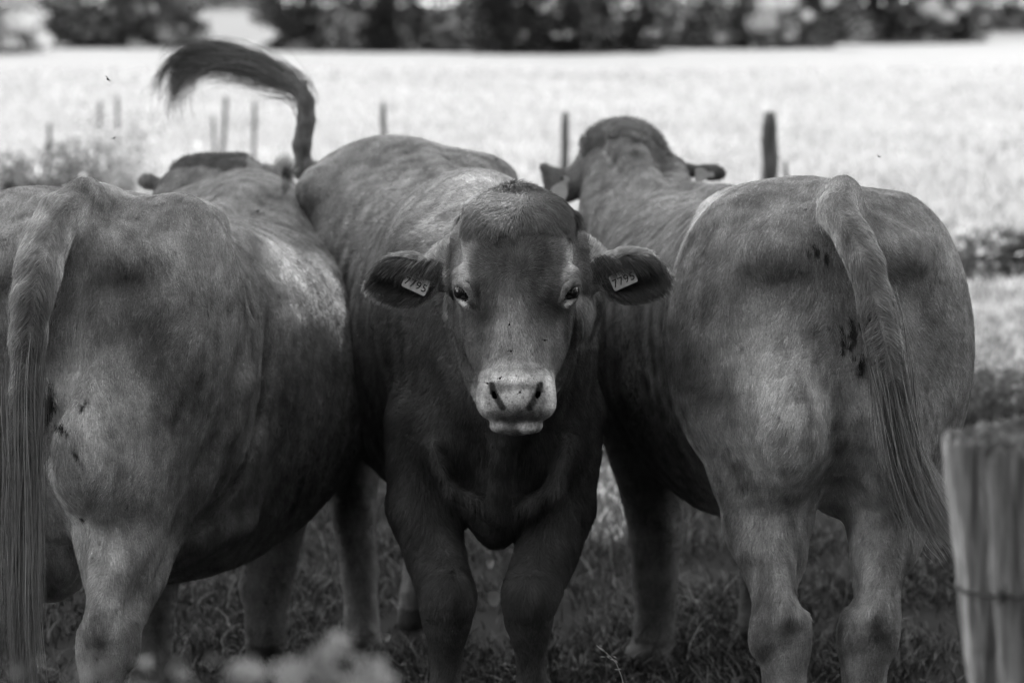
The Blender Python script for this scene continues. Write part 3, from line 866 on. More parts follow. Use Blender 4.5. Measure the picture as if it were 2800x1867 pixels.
        # ears
        for sx, ex, ey in ((-1, 1105, 762), (1, 1730, 755)):
            m = (P[:, 1] < 4.34) & (px > ex - 125) & (px < ex + 125) & (np.abs(py - ey) < 95) & ~hd
            inner = m & (N[:, 1] < -.25) & (blob(px, py, ex, ey, 104, 66, 8 * -sx) > 0.60)
            rim = m & (blob(px, py, ex, ey, 104, 66, 8 * -sx) <= 0.60)
            tone = np.where(m, .13, tone); tone = np.where(inner, .055, tone); tone = np.where(rim, .36, tone)
            out = np.stack([np.full(n, sx * .9), np.full(n, -.25), np.zeros(n)], 1)
            Dm = out.copy(); Dm[:, 2] = -(py - ey) / 90.0 * 1.0
            D[m] = Dm[m]
            Din = np.stack([np.full(n, sx * .75), np.full(n, -.45), np.full(n, -.75)], 1)
            D[inner] = Din[inner]
            up2 = rim & (py > ey + 20); D[up2, 2] = -.9
            L = np.where(m, .012, L); L = np.where(inner, .030, L); L = np.where(rim, .019, L)
            lift = np.where(m, .30, lift); lift = np.where(rim, .35, lift); lift = np.where(inner, .5, lift)
            pale = m & (np.abs(px - (ex - sx * 108)) < 9) & (py < ey + 30)
            tone = np.where(pale, .30, tone)
        cheek = (P[:, 1] > 4.2) & (P[:, 1] < 4.45) & (px > 1575) & (px < 1660) & (py > 790) & (py < 950)
        tone = np.where(cheek, .30, tone)
        sd, sD, sT = seg_dist(P, M_TAIL[:7])
        tl = (sd < .05) & (P[:, 1] > 6.08)
    # tail: long hair combed outwards and down from a parting
    side = P - (P * 0)
    tl_t = tl & (sT >= 0)
    if tl_t.any():
        Dt = sD * .9
        lat = np.sign((px - np.interp(py, *_tail_line(which)))) if which != 'M' else np.zeros(n)
        Dt[:, 0] += .60 * lat * sstep(.0, .3, sT)
        D[tl_t] = Dt[tl_t]
        L[tl_t] = (.011 + .026 * sT[tl_t]); lift[tl_t] = .22
        tone[tl_t] = .15 + .12 * sstep(.010, .042, np.abs(P[tl_t, 0] - at_x(which, py[tl_t], P[tl_t, 1]))) if which != 'M' else .13
    legs = (z < .55)
    D[legs] = D[legs] * .2 + down
    L = np.where(legs & (z < .45), .009, L)
    hoof = z < .055
    tone = np.where(hoof, .05, tone); L = np.where(hoof, .001, L)
    tone = np.clip(tone, .015, 1)
    tone = tone * np.clip(1 + .10 * w_big(P) + .09 * w_mid(P) + .20 * w_str(P) + .15 * w_fine(P), .3, 2)
    D = D + .22 * np.stack([w_dir(P), w_dir(P + 3.1), w_dir(P - 5.7)], 1) + .16 * np.stack([w_dir2(P), w_dir2(P + 2.3), w_dir2(P - 4.1)], 1)
    return np.clip(tone * 1.25, .012, .8), D, L, lift


def at_x(which, py, Y):
    return (np.interp(py, *_tail_line(which)) - 1400) * Y / FPX


def _tail_line(which):
    T = R_TAIL if which == 'R' else L_TAIL
    px, py = proj(np.array(T))
    o = np.argsort(py)
    return py[o], px[o]


def make_curves(name, PTS, radius, tone, mat, parent):
    """PTS: strands x points x 3"""
    n, m, _ = PTS.shape
    h = bpy.data.hair_curves.new(name)
    h.add_curves([m] * n)
    h.points.foreach_set('position', PTS.astype(np.float32).ravel())
    a = h.attributes.get('radius') or h.attributes.new('radius', 'FLOAT', 'POINT')
    a.data.foreach_set('value', radius.astype(np.float32).ravel())
    t = h.attributes.new('tone', 'FLOAT', 'CURVE')
    t.data.foreach_set('value', tone.astype(np.float32))
    h.materials.append(mat)
    o = bpy.data.objects.new(name, h)
    return link(o, parent)


def grow_coat(which, P, Q, N, count, parent, rad=.00042):
    r = np.random.default_rng({'R': 12, 'L': 14, 'M': 17}[which])
    a, b, c, d = P[Q[:, 0]], P[Q[:, 1]], P[Q[:, 2]], P[Q[:, 3]]
    area = np.linalg.norm(np.cross(c - a, d - b), axis=1) * .5
    cen = (a + b + c + d) / 4
    nf = norm(N[Q].sum(axis=1))
    view = norm(cen - np.array([0, 0, CAM_H]))
    facing = -(nf * view).sum(1)
    px, py = proj(cen)
    dist = np.linalg.norm(cen - np.array([0, 0, CAM_H]), axis=1)
    w = area * (facing > -.45) * (px > -250) * (px < 3050) * (py < 2150) * (cen[:, 2] > .04)
    w = w * np.where(dist > 5.0, .5, 1.0)
    if which == 'M':
        w = w * np.where(cen[:, 1] < 4.34, 2.6, 1.0) * np.where((cen[:, 1] < 4.30) & (py > 1040) & (np.abs(px - 1411) < 130) & (cen[:, 2] > .9), .25, 1.0)
        w = w * np.where(cen[:, 2] < .8, .6, 1.0)
    w /= w.sum()
    n = int(count * FUR)
    f = r.choice(len(Q), n, p=w)
    u, v = r.random(n)[:, None], r.random(n)[:, None]
    q = Q[f]
    X = (P[q[:, 0]] * (1 - u) * (1 - v) + P[q[:, 1]] * u * (1 - v) + P[q[:, 2]] * u * v + P[q[:, 3]] * (1 - u) * v)
    nn = norm(N[q[:, 0]] * (1 - u) * (1 - v) + N[q[:, 1]] * u * (1 - v) + N[q[:, 2]] * u * v + N[q[:, 3]] * (1 - u) * v)
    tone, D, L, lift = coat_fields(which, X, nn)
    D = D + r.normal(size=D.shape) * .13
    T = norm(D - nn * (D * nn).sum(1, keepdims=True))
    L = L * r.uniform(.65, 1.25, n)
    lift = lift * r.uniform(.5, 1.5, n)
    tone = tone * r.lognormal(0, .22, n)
    m = 4
    PTS = np.zeros((n, m, 3)); R = np.zeros((n, m))
    for i in range(m):
        s = i / (m - 1)
        PTS[:, i] = X + T * (L * s)[:, None] + nn * (L * (lift * s * (1.25 - .75 * s)) - .0008 * (i == 0))[:, None]
        if i == m - 1:
            PTS[:, i, 2] -= L * .06
        R[:, i] = rad * (1 - .78 * s * s) * np.where(L > .018, 1.15, 1.0) * np.where(dist[f] > 5, 1.3, 1)
    return make_curves('coat', PTS, R, tone, M_HAIR, parent)


def grow_switch(path, n, parent, start=.45, spread=(.012, .05), tone=.15, seed=5, rad=.0005, droop=0.0, name='tail_hair', wisps=.12, t_end=1.0, curl=1.0):
    """long hair of the tail, following its line"""
    r = np.random.default_rng(seed)
    n = int(n * max(FUR, .3))
    path = np.array(path)
    seg = np.linspace(0, 1, len(path))
    fine = np.linspace(0, 1, 200)
    C = np.stack([np.interp(fine, seg, path[:, k]) for k in range(3)], 1)
    ker = np.hanning(17)[1:-1]; ker /= ker.sum()
    C = np.stack([np.convolve(np.pad(C[:, k], 7, mode='edge'), ker, 'valid') for k in range(3)], 1)
    m = 14
    t0 = start + (r.random(n) ** 1.2) * (.62 - start * .4) * (1 - start) * .9
    ln = r.uniform(.30, .62, n) * (1.05 - start * .4)
    t1 = np.minimum(t0 + ln, t_end * r.uniform(.86, 1.0, n))
    th = r.uniform(0, 6.283, n); rr = np.sqrt(r.random(n))
    k_cl = r.integers(0, 22, n)                               # locks
    clx, clz = r.normal(size=22), r.normal(size=22)
    ph = r.uniform(0, 6.28, 22)
    PTS = np.zeros((n, m, 3)); R = np.zeros((n, m))
    wi = r.random(n) < wisps
    for i in range(m):
        s = i / (m - 1)
        t = t0 + (t1 - t0) * s
        c = np.stack([np.interp(t, fine, C[:, k]) for k in range(3)], 1)
        core = spread[0] + (spread[1] - spread[0]) * s ** 1.5 * (.6 + .4 * t)
        amp = core * np.where(wi, 2.6, 1.0)
        off = np.stack([rr * np.cos(th), rr * np.sin(th) * .8, rr * np.sin(th + 1) * .8], 1) * amp[:, None]
        lock = np.stack([clx[k_cl] + .6 * np.sin(5 * s + ph[k_cl]), np.zeros(n), clz[k_cl] + .6 * np.cos(4.3 * s + ph[k_cl])], 1) * (spread[1] * .45 * s ** 1.4 * curl)[:, None] if False else \
            np.stack([clx[k_cl] + .6 * np.sin(5 * s + ph[k_cl]), clz[k_cl] * .5, clz[k_cl] + .6 * np.cos(4.3 * s + ph[k_cl])], 1) * (spread[1] * .45 * curl * s ** 1.4)
        PTS[:, i] = c + off * (1 - .45 * s) + lock
        PTS[:, i, 2] -= droop * s * s * np.where(wi, 1.6, 1.0)
        R[:, i] = rad * (1 - .75 * s ** 2)
    tn = tone * r.lognormal(0, .35, n) * (1 + .35 * clx[k_cl] * .5)
    return make_curves(name, PTS, R, np.clip(tn, .02, .5), M_TAILHAIR, parent)

# ------------------------------------------------------------------ put the animals together
def animal(which, S, loc, label, coat_n, coat_label=None):
    P, Q = S.nets()
    P = relax(P, Q, 2)
    N = vert_normals(P, Q)
    # shallow muscle relief and wrinkles
    d = .0035 * w_big(P * 1.4) + .0016 * w_mid(P)
    if which == 'M':
        d = d * np.where((P[:, 1] < 4.34) & (P[:, 2] > .86), .25, 1)
    P = P + N * d[:, None]
    root = empty('cow', loc)
    tag(root, label, 'cow', 'cattle standing close together in the pasture')
    loc = np.asarray(loc, float)
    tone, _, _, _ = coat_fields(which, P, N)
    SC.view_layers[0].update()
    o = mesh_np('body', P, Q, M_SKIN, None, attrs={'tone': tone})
    o.parent = root; o.matrix_parent_inverse = Matrix.Translation(-Vector(loc))
    h = grow_coat(which, P, Q, N, coat_n, None)
    h.parent = root; h.matrix_parent_inverse = Matrix.Translation(-Vector(loc))
    return root, P, Q, N


def child(o, root):
    o.parent = root
    o.matrix_parent_inverse = Matrix.Translation(-Vector(root.location))
    return o


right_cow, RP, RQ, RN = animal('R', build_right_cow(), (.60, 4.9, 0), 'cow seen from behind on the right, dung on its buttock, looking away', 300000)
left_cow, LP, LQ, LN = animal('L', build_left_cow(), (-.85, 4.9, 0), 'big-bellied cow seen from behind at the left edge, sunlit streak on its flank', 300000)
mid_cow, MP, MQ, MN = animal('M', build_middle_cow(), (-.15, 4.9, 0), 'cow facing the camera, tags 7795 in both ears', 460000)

child(grow_switch(R_TAIL, 3600, None, start=.34, spread=(.017, .030), tone=.22, seed=3, droop=.015, wisps=.10), right_cow)
child(grow_switch(L_TAIL, 4600, None, start=.40, spread=(.020, .029), tone=.21, seed=4, droop=.0, wisps=.06), left_cow)
child(grow_switch(M_TAIL, 1700, None, start=.20, spread=(.015, .046), tone=.12, seed=8, droop=.035, wisps=.08, rad=.0007, curl=1.5), mid_cow)

_w1 = M_TAIL[:9] + [at(560, 128, 6.27), at(500, 138, 6.28), at(455, 175, 6.28), at(432, 225, 6.28), at(425, 262, 6.28)]
_w2 = M_TAIL[:9] + [at(560, 118, 6.27), at(500, 112, 6.28), at(460, 122, 6.28), at(430, 160, 6.28)]
_w3 = M_TAIL[:8] + [at(620, 165, 6.25), at(565, 185, 6.26), at(520, 190, 6.27), at(500, 240, 6.28)]
for _k, (_p, _n) in enumerate(((_w1, 110), (_w2, 70), (_w3, 90))):
    child(grow_switch(_p, _n, None, start=.42, spread=(.010, .018), tone=.10, seed=30 + _k, droop=.01, name='tail_wisp', wisps=.2, rad=.0007, curl=1.2), mid_cow)

# ---- eyes
M_EYE = noise_mat('eyeball', .006, .012, rough=.14, spec=.6)
M_IRIS = noise_mat('iris', .02, .05, scale=60, rough=.08, spec=.6)


def sphere_np(c, r, nu=32, nv=20):
    u = np.linspace(0, 2 * np.pi, nu, endpoint=False); v = np.linspace(0.0, np.pi, nv)
    V = np.array([[math.sin(b) * math.cos(a), math.sin(b) * math.sin(a), math.cos(b)] for b in v for a in u]) * r + np.asarray(c)
    F = [[j * nu + i, (j + 1) * nu + i, (j + 1) * nu + (i + 1) % nu, j * nu + (i + 1) % nu] for j in range(nv - 1) for i in range(nu)]
    return V, np.array(F)


for ex in (1264, 1561):
    V, F = sphere_np((0, 0, 0), .0178)
    c = at(ex, 797, 4.100)
    eb = mesh_np('eye', V + c, F, M_EYE)
    child(eb, mid_cow)

# ---- long hair that hangs from the top edge inside the ears, over the tags
tuft = []; tt = []
r_ = np.random.default_rng(23)
for sx, x0, x1, y0 in ((-1, 1225, 1075, 700), (1, 1598, 1755, 694)):
    for i in range(850):
        t = r_.random() ** 1.1
        a0 = at(x0 + (x1 - x0) * t, y0 + 10 * r_.random() + (6 if sx < 0 else 0) + 42 * r_.random() ** 2 * (1 - .4 * t), 4.247 + .006 * r_.random())
        dr = norm(np.array([sx * (.40 + .5 * t), -.16, -.75 + .30 * t + .16 * r_.normal()])) * r_.uniform(.024, .046)
        tuft.append([a0, a0 + dr * .35 + [0, -.006, .002], a0 + dr * .7 + [0, -.009, 0], a0 + dr + [0, -.007, -.006]]); tt.append(.10 * r_.lognormal(0, .5))
child(make_curves('ear_hair', np.array(tuft), np.tile([.0004, .0004, .0003, .0001], (len(tuft), 1)), np.clip(tt, .03, .4), M_HAIR, None), mid_cow)

# ---- lashes
lash = []
r_ = np.random.default_rng(21)
for sx, ex in ((-1, 1264), (1, 1561)):
    for i in range(20):
        t = r_.random()
        x0 = ex + sx * (20 - 30 * t); y0 = 776 - 6 * math.sin(t * 3)
        a0 = at(x0, y0, 4.088 + .022 * (1 - t))
        dr = norm(np.array([sx * (.9 - .9 * t), -.6, -.35])) * r_.uniform(.012, .020)
        lash.append([a0, a0 + dr * .4 + [0, 0, -.001], a0 + dr * .75 + [0, 0, -.004], a0 + dr + [0, 0, -.009]])
child(make_curves('eyelashes', np.array(lash), np.tile([.0004, .00035, .0003, .0001], (len(lash), 1)), np.full(len(lash), .22), M_HAIR, None), mid_cow)

# ---- ear tags
M_TAG = noise_mat('tag_plastic', .36, .44, scale=120, rough=.45, spec=.4)
M_INK = noise_mat('tag_ink', .015, .03, rough=.6)


def rounded_plate(w, h, rad, th, notch=False):
    pts = []
    for cx, cy, a0 in ((w / 2 - rad, h / 2 - rad, 0), (-w / 2 + rad, h / 2 - rad, 90), (-w / 2 + rad, -h / 2 + rad, 180), (w / 2 - rad, -h / 2 + rad, 270)):
        for k in range(6):
            a = math.radians(a0 + 18 * k)
            pts.append((cx + rad * math.cos(a), cy + rad * math.sin(a)))
    return pts


def plate_mesh(name, pts, th, mat, bevel=.0006):
    import bmesh
    bm = bmesh.new()
    vs = [bm.verts.new((x, y, 0)) for x, y in pts]
    f = bm.faces.new(vs)
    g = bmesh.ops.extrude_face_region(bm, geom=[f])
    bmesh.ops.translate(bm, vec=(0, 0, th), verts=[v for v in g['geom'] if isinstance(v, bmesh.types.BMVert)])
    bmesh.ops.recalc_face_normals(bm, faces=bm.faces)
    bmesh.ops.bevel(bm, geom=[e for e in bm.edges if abs(e.verts[0].co.z - e.verts[1].co.z) < 1e-6], offset=bevel, segments=2, affect='EDGES')
    me = bpy.data.meshes.new(name); bm.to_mesh(me); bm.free()
    me.materials.append(mat)
    o = bpy.data.objects.new(name, me)
    return link(o)


def frame_matrix(c, xdir, ndir):
    x = Vector(norm(np.array(xdir))); n = Vector(norm(np.array(ndir)))
    y = n.cross(x).normalized(); x = y.cross(n).normalized()
    return Matrix(((x.x, y.x, n.x, c[0]), (x.y, y.y, n.y, c[1]), (x.z, y.z, n.z, c[2]), (0, 0, 0, 1)))


for sx, cpx, cpy, ang, lab in ((-1, 1138, 776, -25, 'grey tag, half hidden by ear hair'), (1, 1704, 763, 24, 'grey tag with the number 7795')):
    c = at(cpx, cpy, 4.238)
    a = math.radians(ang)
    Mx = frame_matrix(c, (math.cos(a), 0, math.sin(a)), (0, -1, .16))
    t = plate_mesh('ear_tag', rounded_plate(.054, .034, .004, .0022), .0022, M_TAG)
    t['label'] = lab
    t.matrix_world = Mx
    tc = bpy.data.curves.new('number', 'FONT'); tc.body = '7795'; tc.size = .0235; tc.extrude = .0003; tc.align_x = 'CENTER'; tc.align_y = 'CENTER'
    tc.space_character = 1.08; tc.resolution_u = 6
    to = bpy.data.objects.new('number_tmp', tc); link(to)
    bpy.context.view_layer.update()
    me = bpy.data.meshes.new_from_object(to.evaluated_get(bpy.context.evaluated_depsgraph_get()))
    bpy.data.objects.remove(to)
    me.materials.clear(); me.materials.append(M_INK)
    nb = bpy.data.objects.new('number', me); link(nb)
    nb.matrix_world = Mx @ Matrix.Translation((0, -.0025, .0026))
    t.parent = mid_cow; t.matrix_parent_inverse = Matrix.Translation(-Vector(mid_cow.location))
    bpy.context.view_layer.update()
    nb.parent = t; nb.matrix_parent_inverse = t.matrix_world.inverted()

# tags in the far cow's ears
tagpts = [(-.009, .030), (-.006, .034), (.006, .034), (.009, .030), (.008, .018), (.022, -.004), (.022, -.020), (.018, -.024), (-.018, -.024), (-.022, -.020), (-.022, -.004), (-.008, .018)]
t = plate_mesh('ear_tag', tagpts, .002, M_TAG)
t.matrix_world = frame_matrix(at(1534, 517, 6.192), (.86, -.1, -.42), (-.1, -1, .15)) @ Matrix.Scale(1.2, 4)
child(t, right_cow)
t = plate_mesh('ear_tag', tagpts, .002, M_TAG)
t.matrix_world = frame_matrix(at(1922, 478, 6.262), (.0, -.1, -.9), (.05, -1, .15))
child(t, right_cow)
for c in (at(1537, 488, 6.185), at(1888, 476, 6.250)):
    V, F = sphere_np(c, .0055, 16, 10)
    child(mesh_np('tag_button', V, F, M_INK), right_cow)

# ------------------------------------------------------------------ ground, far hill
w_g1, w_g2 = Wave(31, .22), Wave(32, 1.3)


def ground_z(x, y):
    P = np.stack([x, y, np.zeros_like(x)], 1)
    near = sstep(9, 20, y)
    z = .10 * w_g1(P) * near * sstep(140, 60, y) + .012 * w_g2(P)
    z += np.where(y > 108, (y - 108) * .0185, 0) - np.where(y > 250, (y - 250) * .0185, 0)
    return z


gx = np.concatenate([-np.geomspace(900, 9, 34), np.linspace(-8, 8, 81), np.geomspace(9, 900, 34)])
gy = np.concatenate([np.linspace(-60, -2, 12), np.linspace(-1, 16, 86), np.geomspace(17, 1600, 90)])
GX, GY = np.meshgrid(gx, gy, indexing='ij')
V = np.stack([GX.ravel(), GY.ravel(), ground_z(GX.ravel(), GY.ravel())], 1)
nx_, ny_ = len(gx), len(gy)
ii, jj = np.meshgrid(np.arange(nx_ - 1), np.arange(ny_ - 1), indexing='ij')
ii, jj = ii.ravel(), jj.ravel()
F = np.stack([ii * ny_ + jj, (ii + 1) * ny_ + jj, (ii + 1) * ny_ + jj + 1, ii * ny_ + jj + 1], 1)
m, nt, N_, L_, b_ = new_mat('meadow')
tc = N_.new('ShaderNodeTexCoord')
n1 = N_.new('ShaderNodeTexNoise'); n1.inputs['Scale'].default_value = .35; n1.inputs['Detail'].default_value = 8; n1.inputs['Roughness'].default_value = .65
n2 = N_.new('ShaderNodeTexNoise'); n2.inputs['Scale'].default_value = 9; n2.inputs['Detail'].default_value = 6
mp = N_.new('ShaderNodeMapping'); mp.inputs['Scale'].default_value = (.35, 1, 1)
L_.new(tc.outputs['Object'], mp.inputs[0]); L_.new(mp.outputs[0], n1.inputs[0]); L_.new(tc.outputs['Object'], n2.inputs[0])
mx = N_.new('ShaderNodeMath'); mx.operation = 'MULTIPLY_ADD'; mx.inputs[1].default_value = .45
L_.new(n2.outputs[0], mx.inputs[0]); L_.new(n1.outputs[0], mx.inputs[2])
cr = N_.new('ShaderNodeValToRGB')
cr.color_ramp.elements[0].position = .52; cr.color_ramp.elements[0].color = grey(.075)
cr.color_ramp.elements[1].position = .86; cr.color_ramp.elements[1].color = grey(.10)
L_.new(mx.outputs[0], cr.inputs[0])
# close by, the shade under the cattle is painted into the ground colour
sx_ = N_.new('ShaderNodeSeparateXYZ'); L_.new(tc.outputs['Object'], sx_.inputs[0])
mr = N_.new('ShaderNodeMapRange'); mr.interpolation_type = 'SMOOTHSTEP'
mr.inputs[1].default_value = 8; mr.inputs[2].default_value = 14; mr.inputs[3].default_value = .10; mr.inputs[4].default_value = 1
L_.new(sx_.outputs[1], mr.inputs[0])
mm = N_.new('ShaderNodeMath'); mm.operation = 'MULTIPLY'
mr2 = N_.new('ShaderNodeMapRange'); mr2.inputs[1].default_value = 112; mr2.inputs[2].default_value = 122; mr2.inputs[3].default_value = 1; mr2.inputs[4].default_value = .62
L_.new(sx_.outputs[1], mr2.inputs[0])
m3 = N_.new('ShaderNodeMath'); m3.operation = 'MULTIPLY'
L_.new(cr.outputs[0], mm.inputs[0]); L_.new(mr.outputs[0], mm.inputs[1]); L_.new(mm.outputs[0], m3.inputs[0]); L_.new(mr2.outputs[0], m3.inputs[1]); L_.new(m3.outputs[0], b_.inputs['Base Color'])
b_.inputs['Roughness'].default_value = .95; b_.inputs['Specular IOR Level'].default_value = .1
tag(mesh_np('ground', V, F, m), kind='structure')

# ------------------------------------------------------------------ grass
M_GRASS = tone_mat('grass_blade', rough=.55, spec=.3, trans=.35)


def blades(name, X, Y, H, W, tone, bend, seed, parent=None, seg=3):
    r = np.random.default_rng(seed)
    n = len(X)
    Z = ground_z(X, Y)
    th = r.uniform(0, 6.283, n); dx, dy = np.cos(th), np.sin(th)
    ph = r.uniform(0, 6.283, n); bx, by = np.cos(ph), np.sin(ph)
    V = np.zeros((n, 2 * seg + 2, 3))
    for i in range(seg + 1):
        s = i / seg
        w = W * (1 - s ** 1.5) * .5 + .0002
        cx = X + bx * bend * H * s ** 1.8; cy = Y + by * bend * H * s ** 1.8
        cz = Z + H * (s - .35 * bend * s ** 2.2)
        V[:, 2 * i] = np.stack([cx - dx * w, cy - dy * w, cz], 1)
        V[:, 2 * i + 1] = np.stack([cx + dx * w, cy + dy * w, cz], 1)
    base = (np.arange(n) * (2 * seg + 2))[:, None]
    F = np.concatenate([base + np.array([[2 * i, 2 * i + 1, 2 * i + 3, 2 * i + 2]]) for i in range(seg)], 0)
    return mesh_np(name, V.reshape(-1, 3), F, M_GRASS, parent, attrs={'tone': np.repeat(tone, 2 * seg + 2)})


n = 90000
Y_ = 4.9 + (13 - 4.9) * rng.random(n) ** 1.5
X_ = rng.uniform(-1, 1, n) * (1.6 + (Y_ - 4.9) * .22 + .3)
w_gr = Wave(33, 6)
dens = w_gr(np.stack([X_, Y_, X_ * 0], 1))
k = dens + rng.normal(size=n) * .5 > -.5
X_, Y_ = X_[k], Y_[k]; n = len(X_)
H_ = rng.lognormal(math.log(.050), .38, n) * (1 + .3 * dens[k])
dry = rng.random(n) < .16
T_ = np.where(dry, rng.uniform(.04, .18, n), rng.uniform(.008, .022, n))  # blade tones darkened: shade under the cattle put into the colour
T_ = T_ * (1 + 2.2 * sstep(6.5, 9.0, Y_)) * (1 + 2.5 * np.exp(-((X_ - .30) / .35) ** 2 - ((Y_ - 7.2) / .6) ** 2))  # paler with distance; the sun patch is painted into the blades
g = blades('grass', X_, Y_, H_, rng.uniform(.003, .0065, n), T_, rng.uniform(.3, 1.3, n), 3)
tag(g, 'short trampled grass among the legs', 'grass', kind='stuff')

n = 42000
Y_ = 9.3 * (62 / 9.3) ** (rng.random(n) ** 1.25)
X_ = rng.uniform(-1, 1, n) * (Y_ * .27 + .5)
H_ = rng.lognormal(math.log(.05), .4, n) * (1 + Y_ / 25)
T_ = rng.uniform(.13, .34, n) * (1 + .16 * Wave(35, .5, aniso=(.3, 1, 1))(np.stack([X_, Y_, X_ * 0], 1)) + .10 * Wave(36, 2.2, aniso=(.4, 1, 1))(np.stack([X_, Y_, X_ * 0], 1)))
g = blades('meadow_grass', X_, Y_, H_, rng.uniform(.004, .009, n) * (1 + Y_ / 12), T_, rng.uniform(.3, 1.2, n), 4, seg=2)
tag(g, 'pale sunlit grass of the open meadow behind', 'grass', kind='stuff')


# ------------------------------------------------------------------ leaves, trees
M_LEAF_SHADED = tone_mat('shaded_leaf', rough=.5, spec=.25, trans=.08)  # far crowns, their shade painted into the leaf tone
M_LEAF = tone_mat('leaf', rough=.45, spec=.4, trans=.3)
M_BARK = noise_mat('bark', .05, .13, scale=14, stretch=(3, 3, .5), bump=.6)


def leaf_cloud(C, size, tone, seed, flat=.35, aspect=.62):
    """one six-sided leaf with a fold along its rib at each point of C"""
    r = np.random.default_rng(seed)
    n = len(C)
    nrm = r.normal(size=(n, 3)); nrm[:, 2] = np.abs(nrm[:, 2]) + flat; nrm = norm(nrm)
    a = r.normal(size=(n, 3)); ax = norm(a - nrm * (a * nrm).sum(1, keepdims=True)); ay = np.cross(nrm, ax)
    s = (size * r.uniform(.65, 1.35, n))[:, None]
    v = [C - ax * s * .5, C - ay * s * aspect * .45 + nrm * s * .10 - ax * s * .1, C + ax * s * .5 - nrm * s * .08, C + ay * s * aspect * .45 + nrm * s * .10 - ax * s * .1]
    V = np.stack(v, 1).reshape(-1, 3)
    F = (np.arange(n) * 4)[:, None] + np.array([[0, 1, 2, 3]])
    T = np.concatenate([F[:, [0, 1, 2]], F[:, [0, 2, 3]]])
    return V, T, np.repeat(tone, 4)


def tube(path, rad, sides=10):
    path = np.array(path, float); rad = np.array(rad, float)
    V = []; F = []
    for i, p in enumerate(path):
        d = norm(path[min(i + 1, len(path) - 1)] - path[max(i - 1, 0)])
        a = norm(np.cross(d, [0.3, 1, .2])); b = np.cross(d, a)
        for k in range(sides):
            t = 2 * math.pi * k / sides
            V.append(p + (a * math.cos(t) + b * math.sin(t)) * rad[i] * (1 + .06 * math.sin(3 * t + i)))
    for i in range(len(path) - 1):
        for k in range(sides):
            F.append([i * sides + k, i * sides + (k + 1) % sides, (i + 1) * sides + (k + 1) % sides, (i + 1) * sides + k])
    n0 = len(V)
    V.append(path[-1]); V.append(path[0])
    return np.array(V), np.array(F)


def join(parts):
    V = []; F = []; o = 0
    for v, f in parts:
        V.append(v); F.append(f + o); o += len(v)
    return np.concatenate(V), np.concatenate(F)


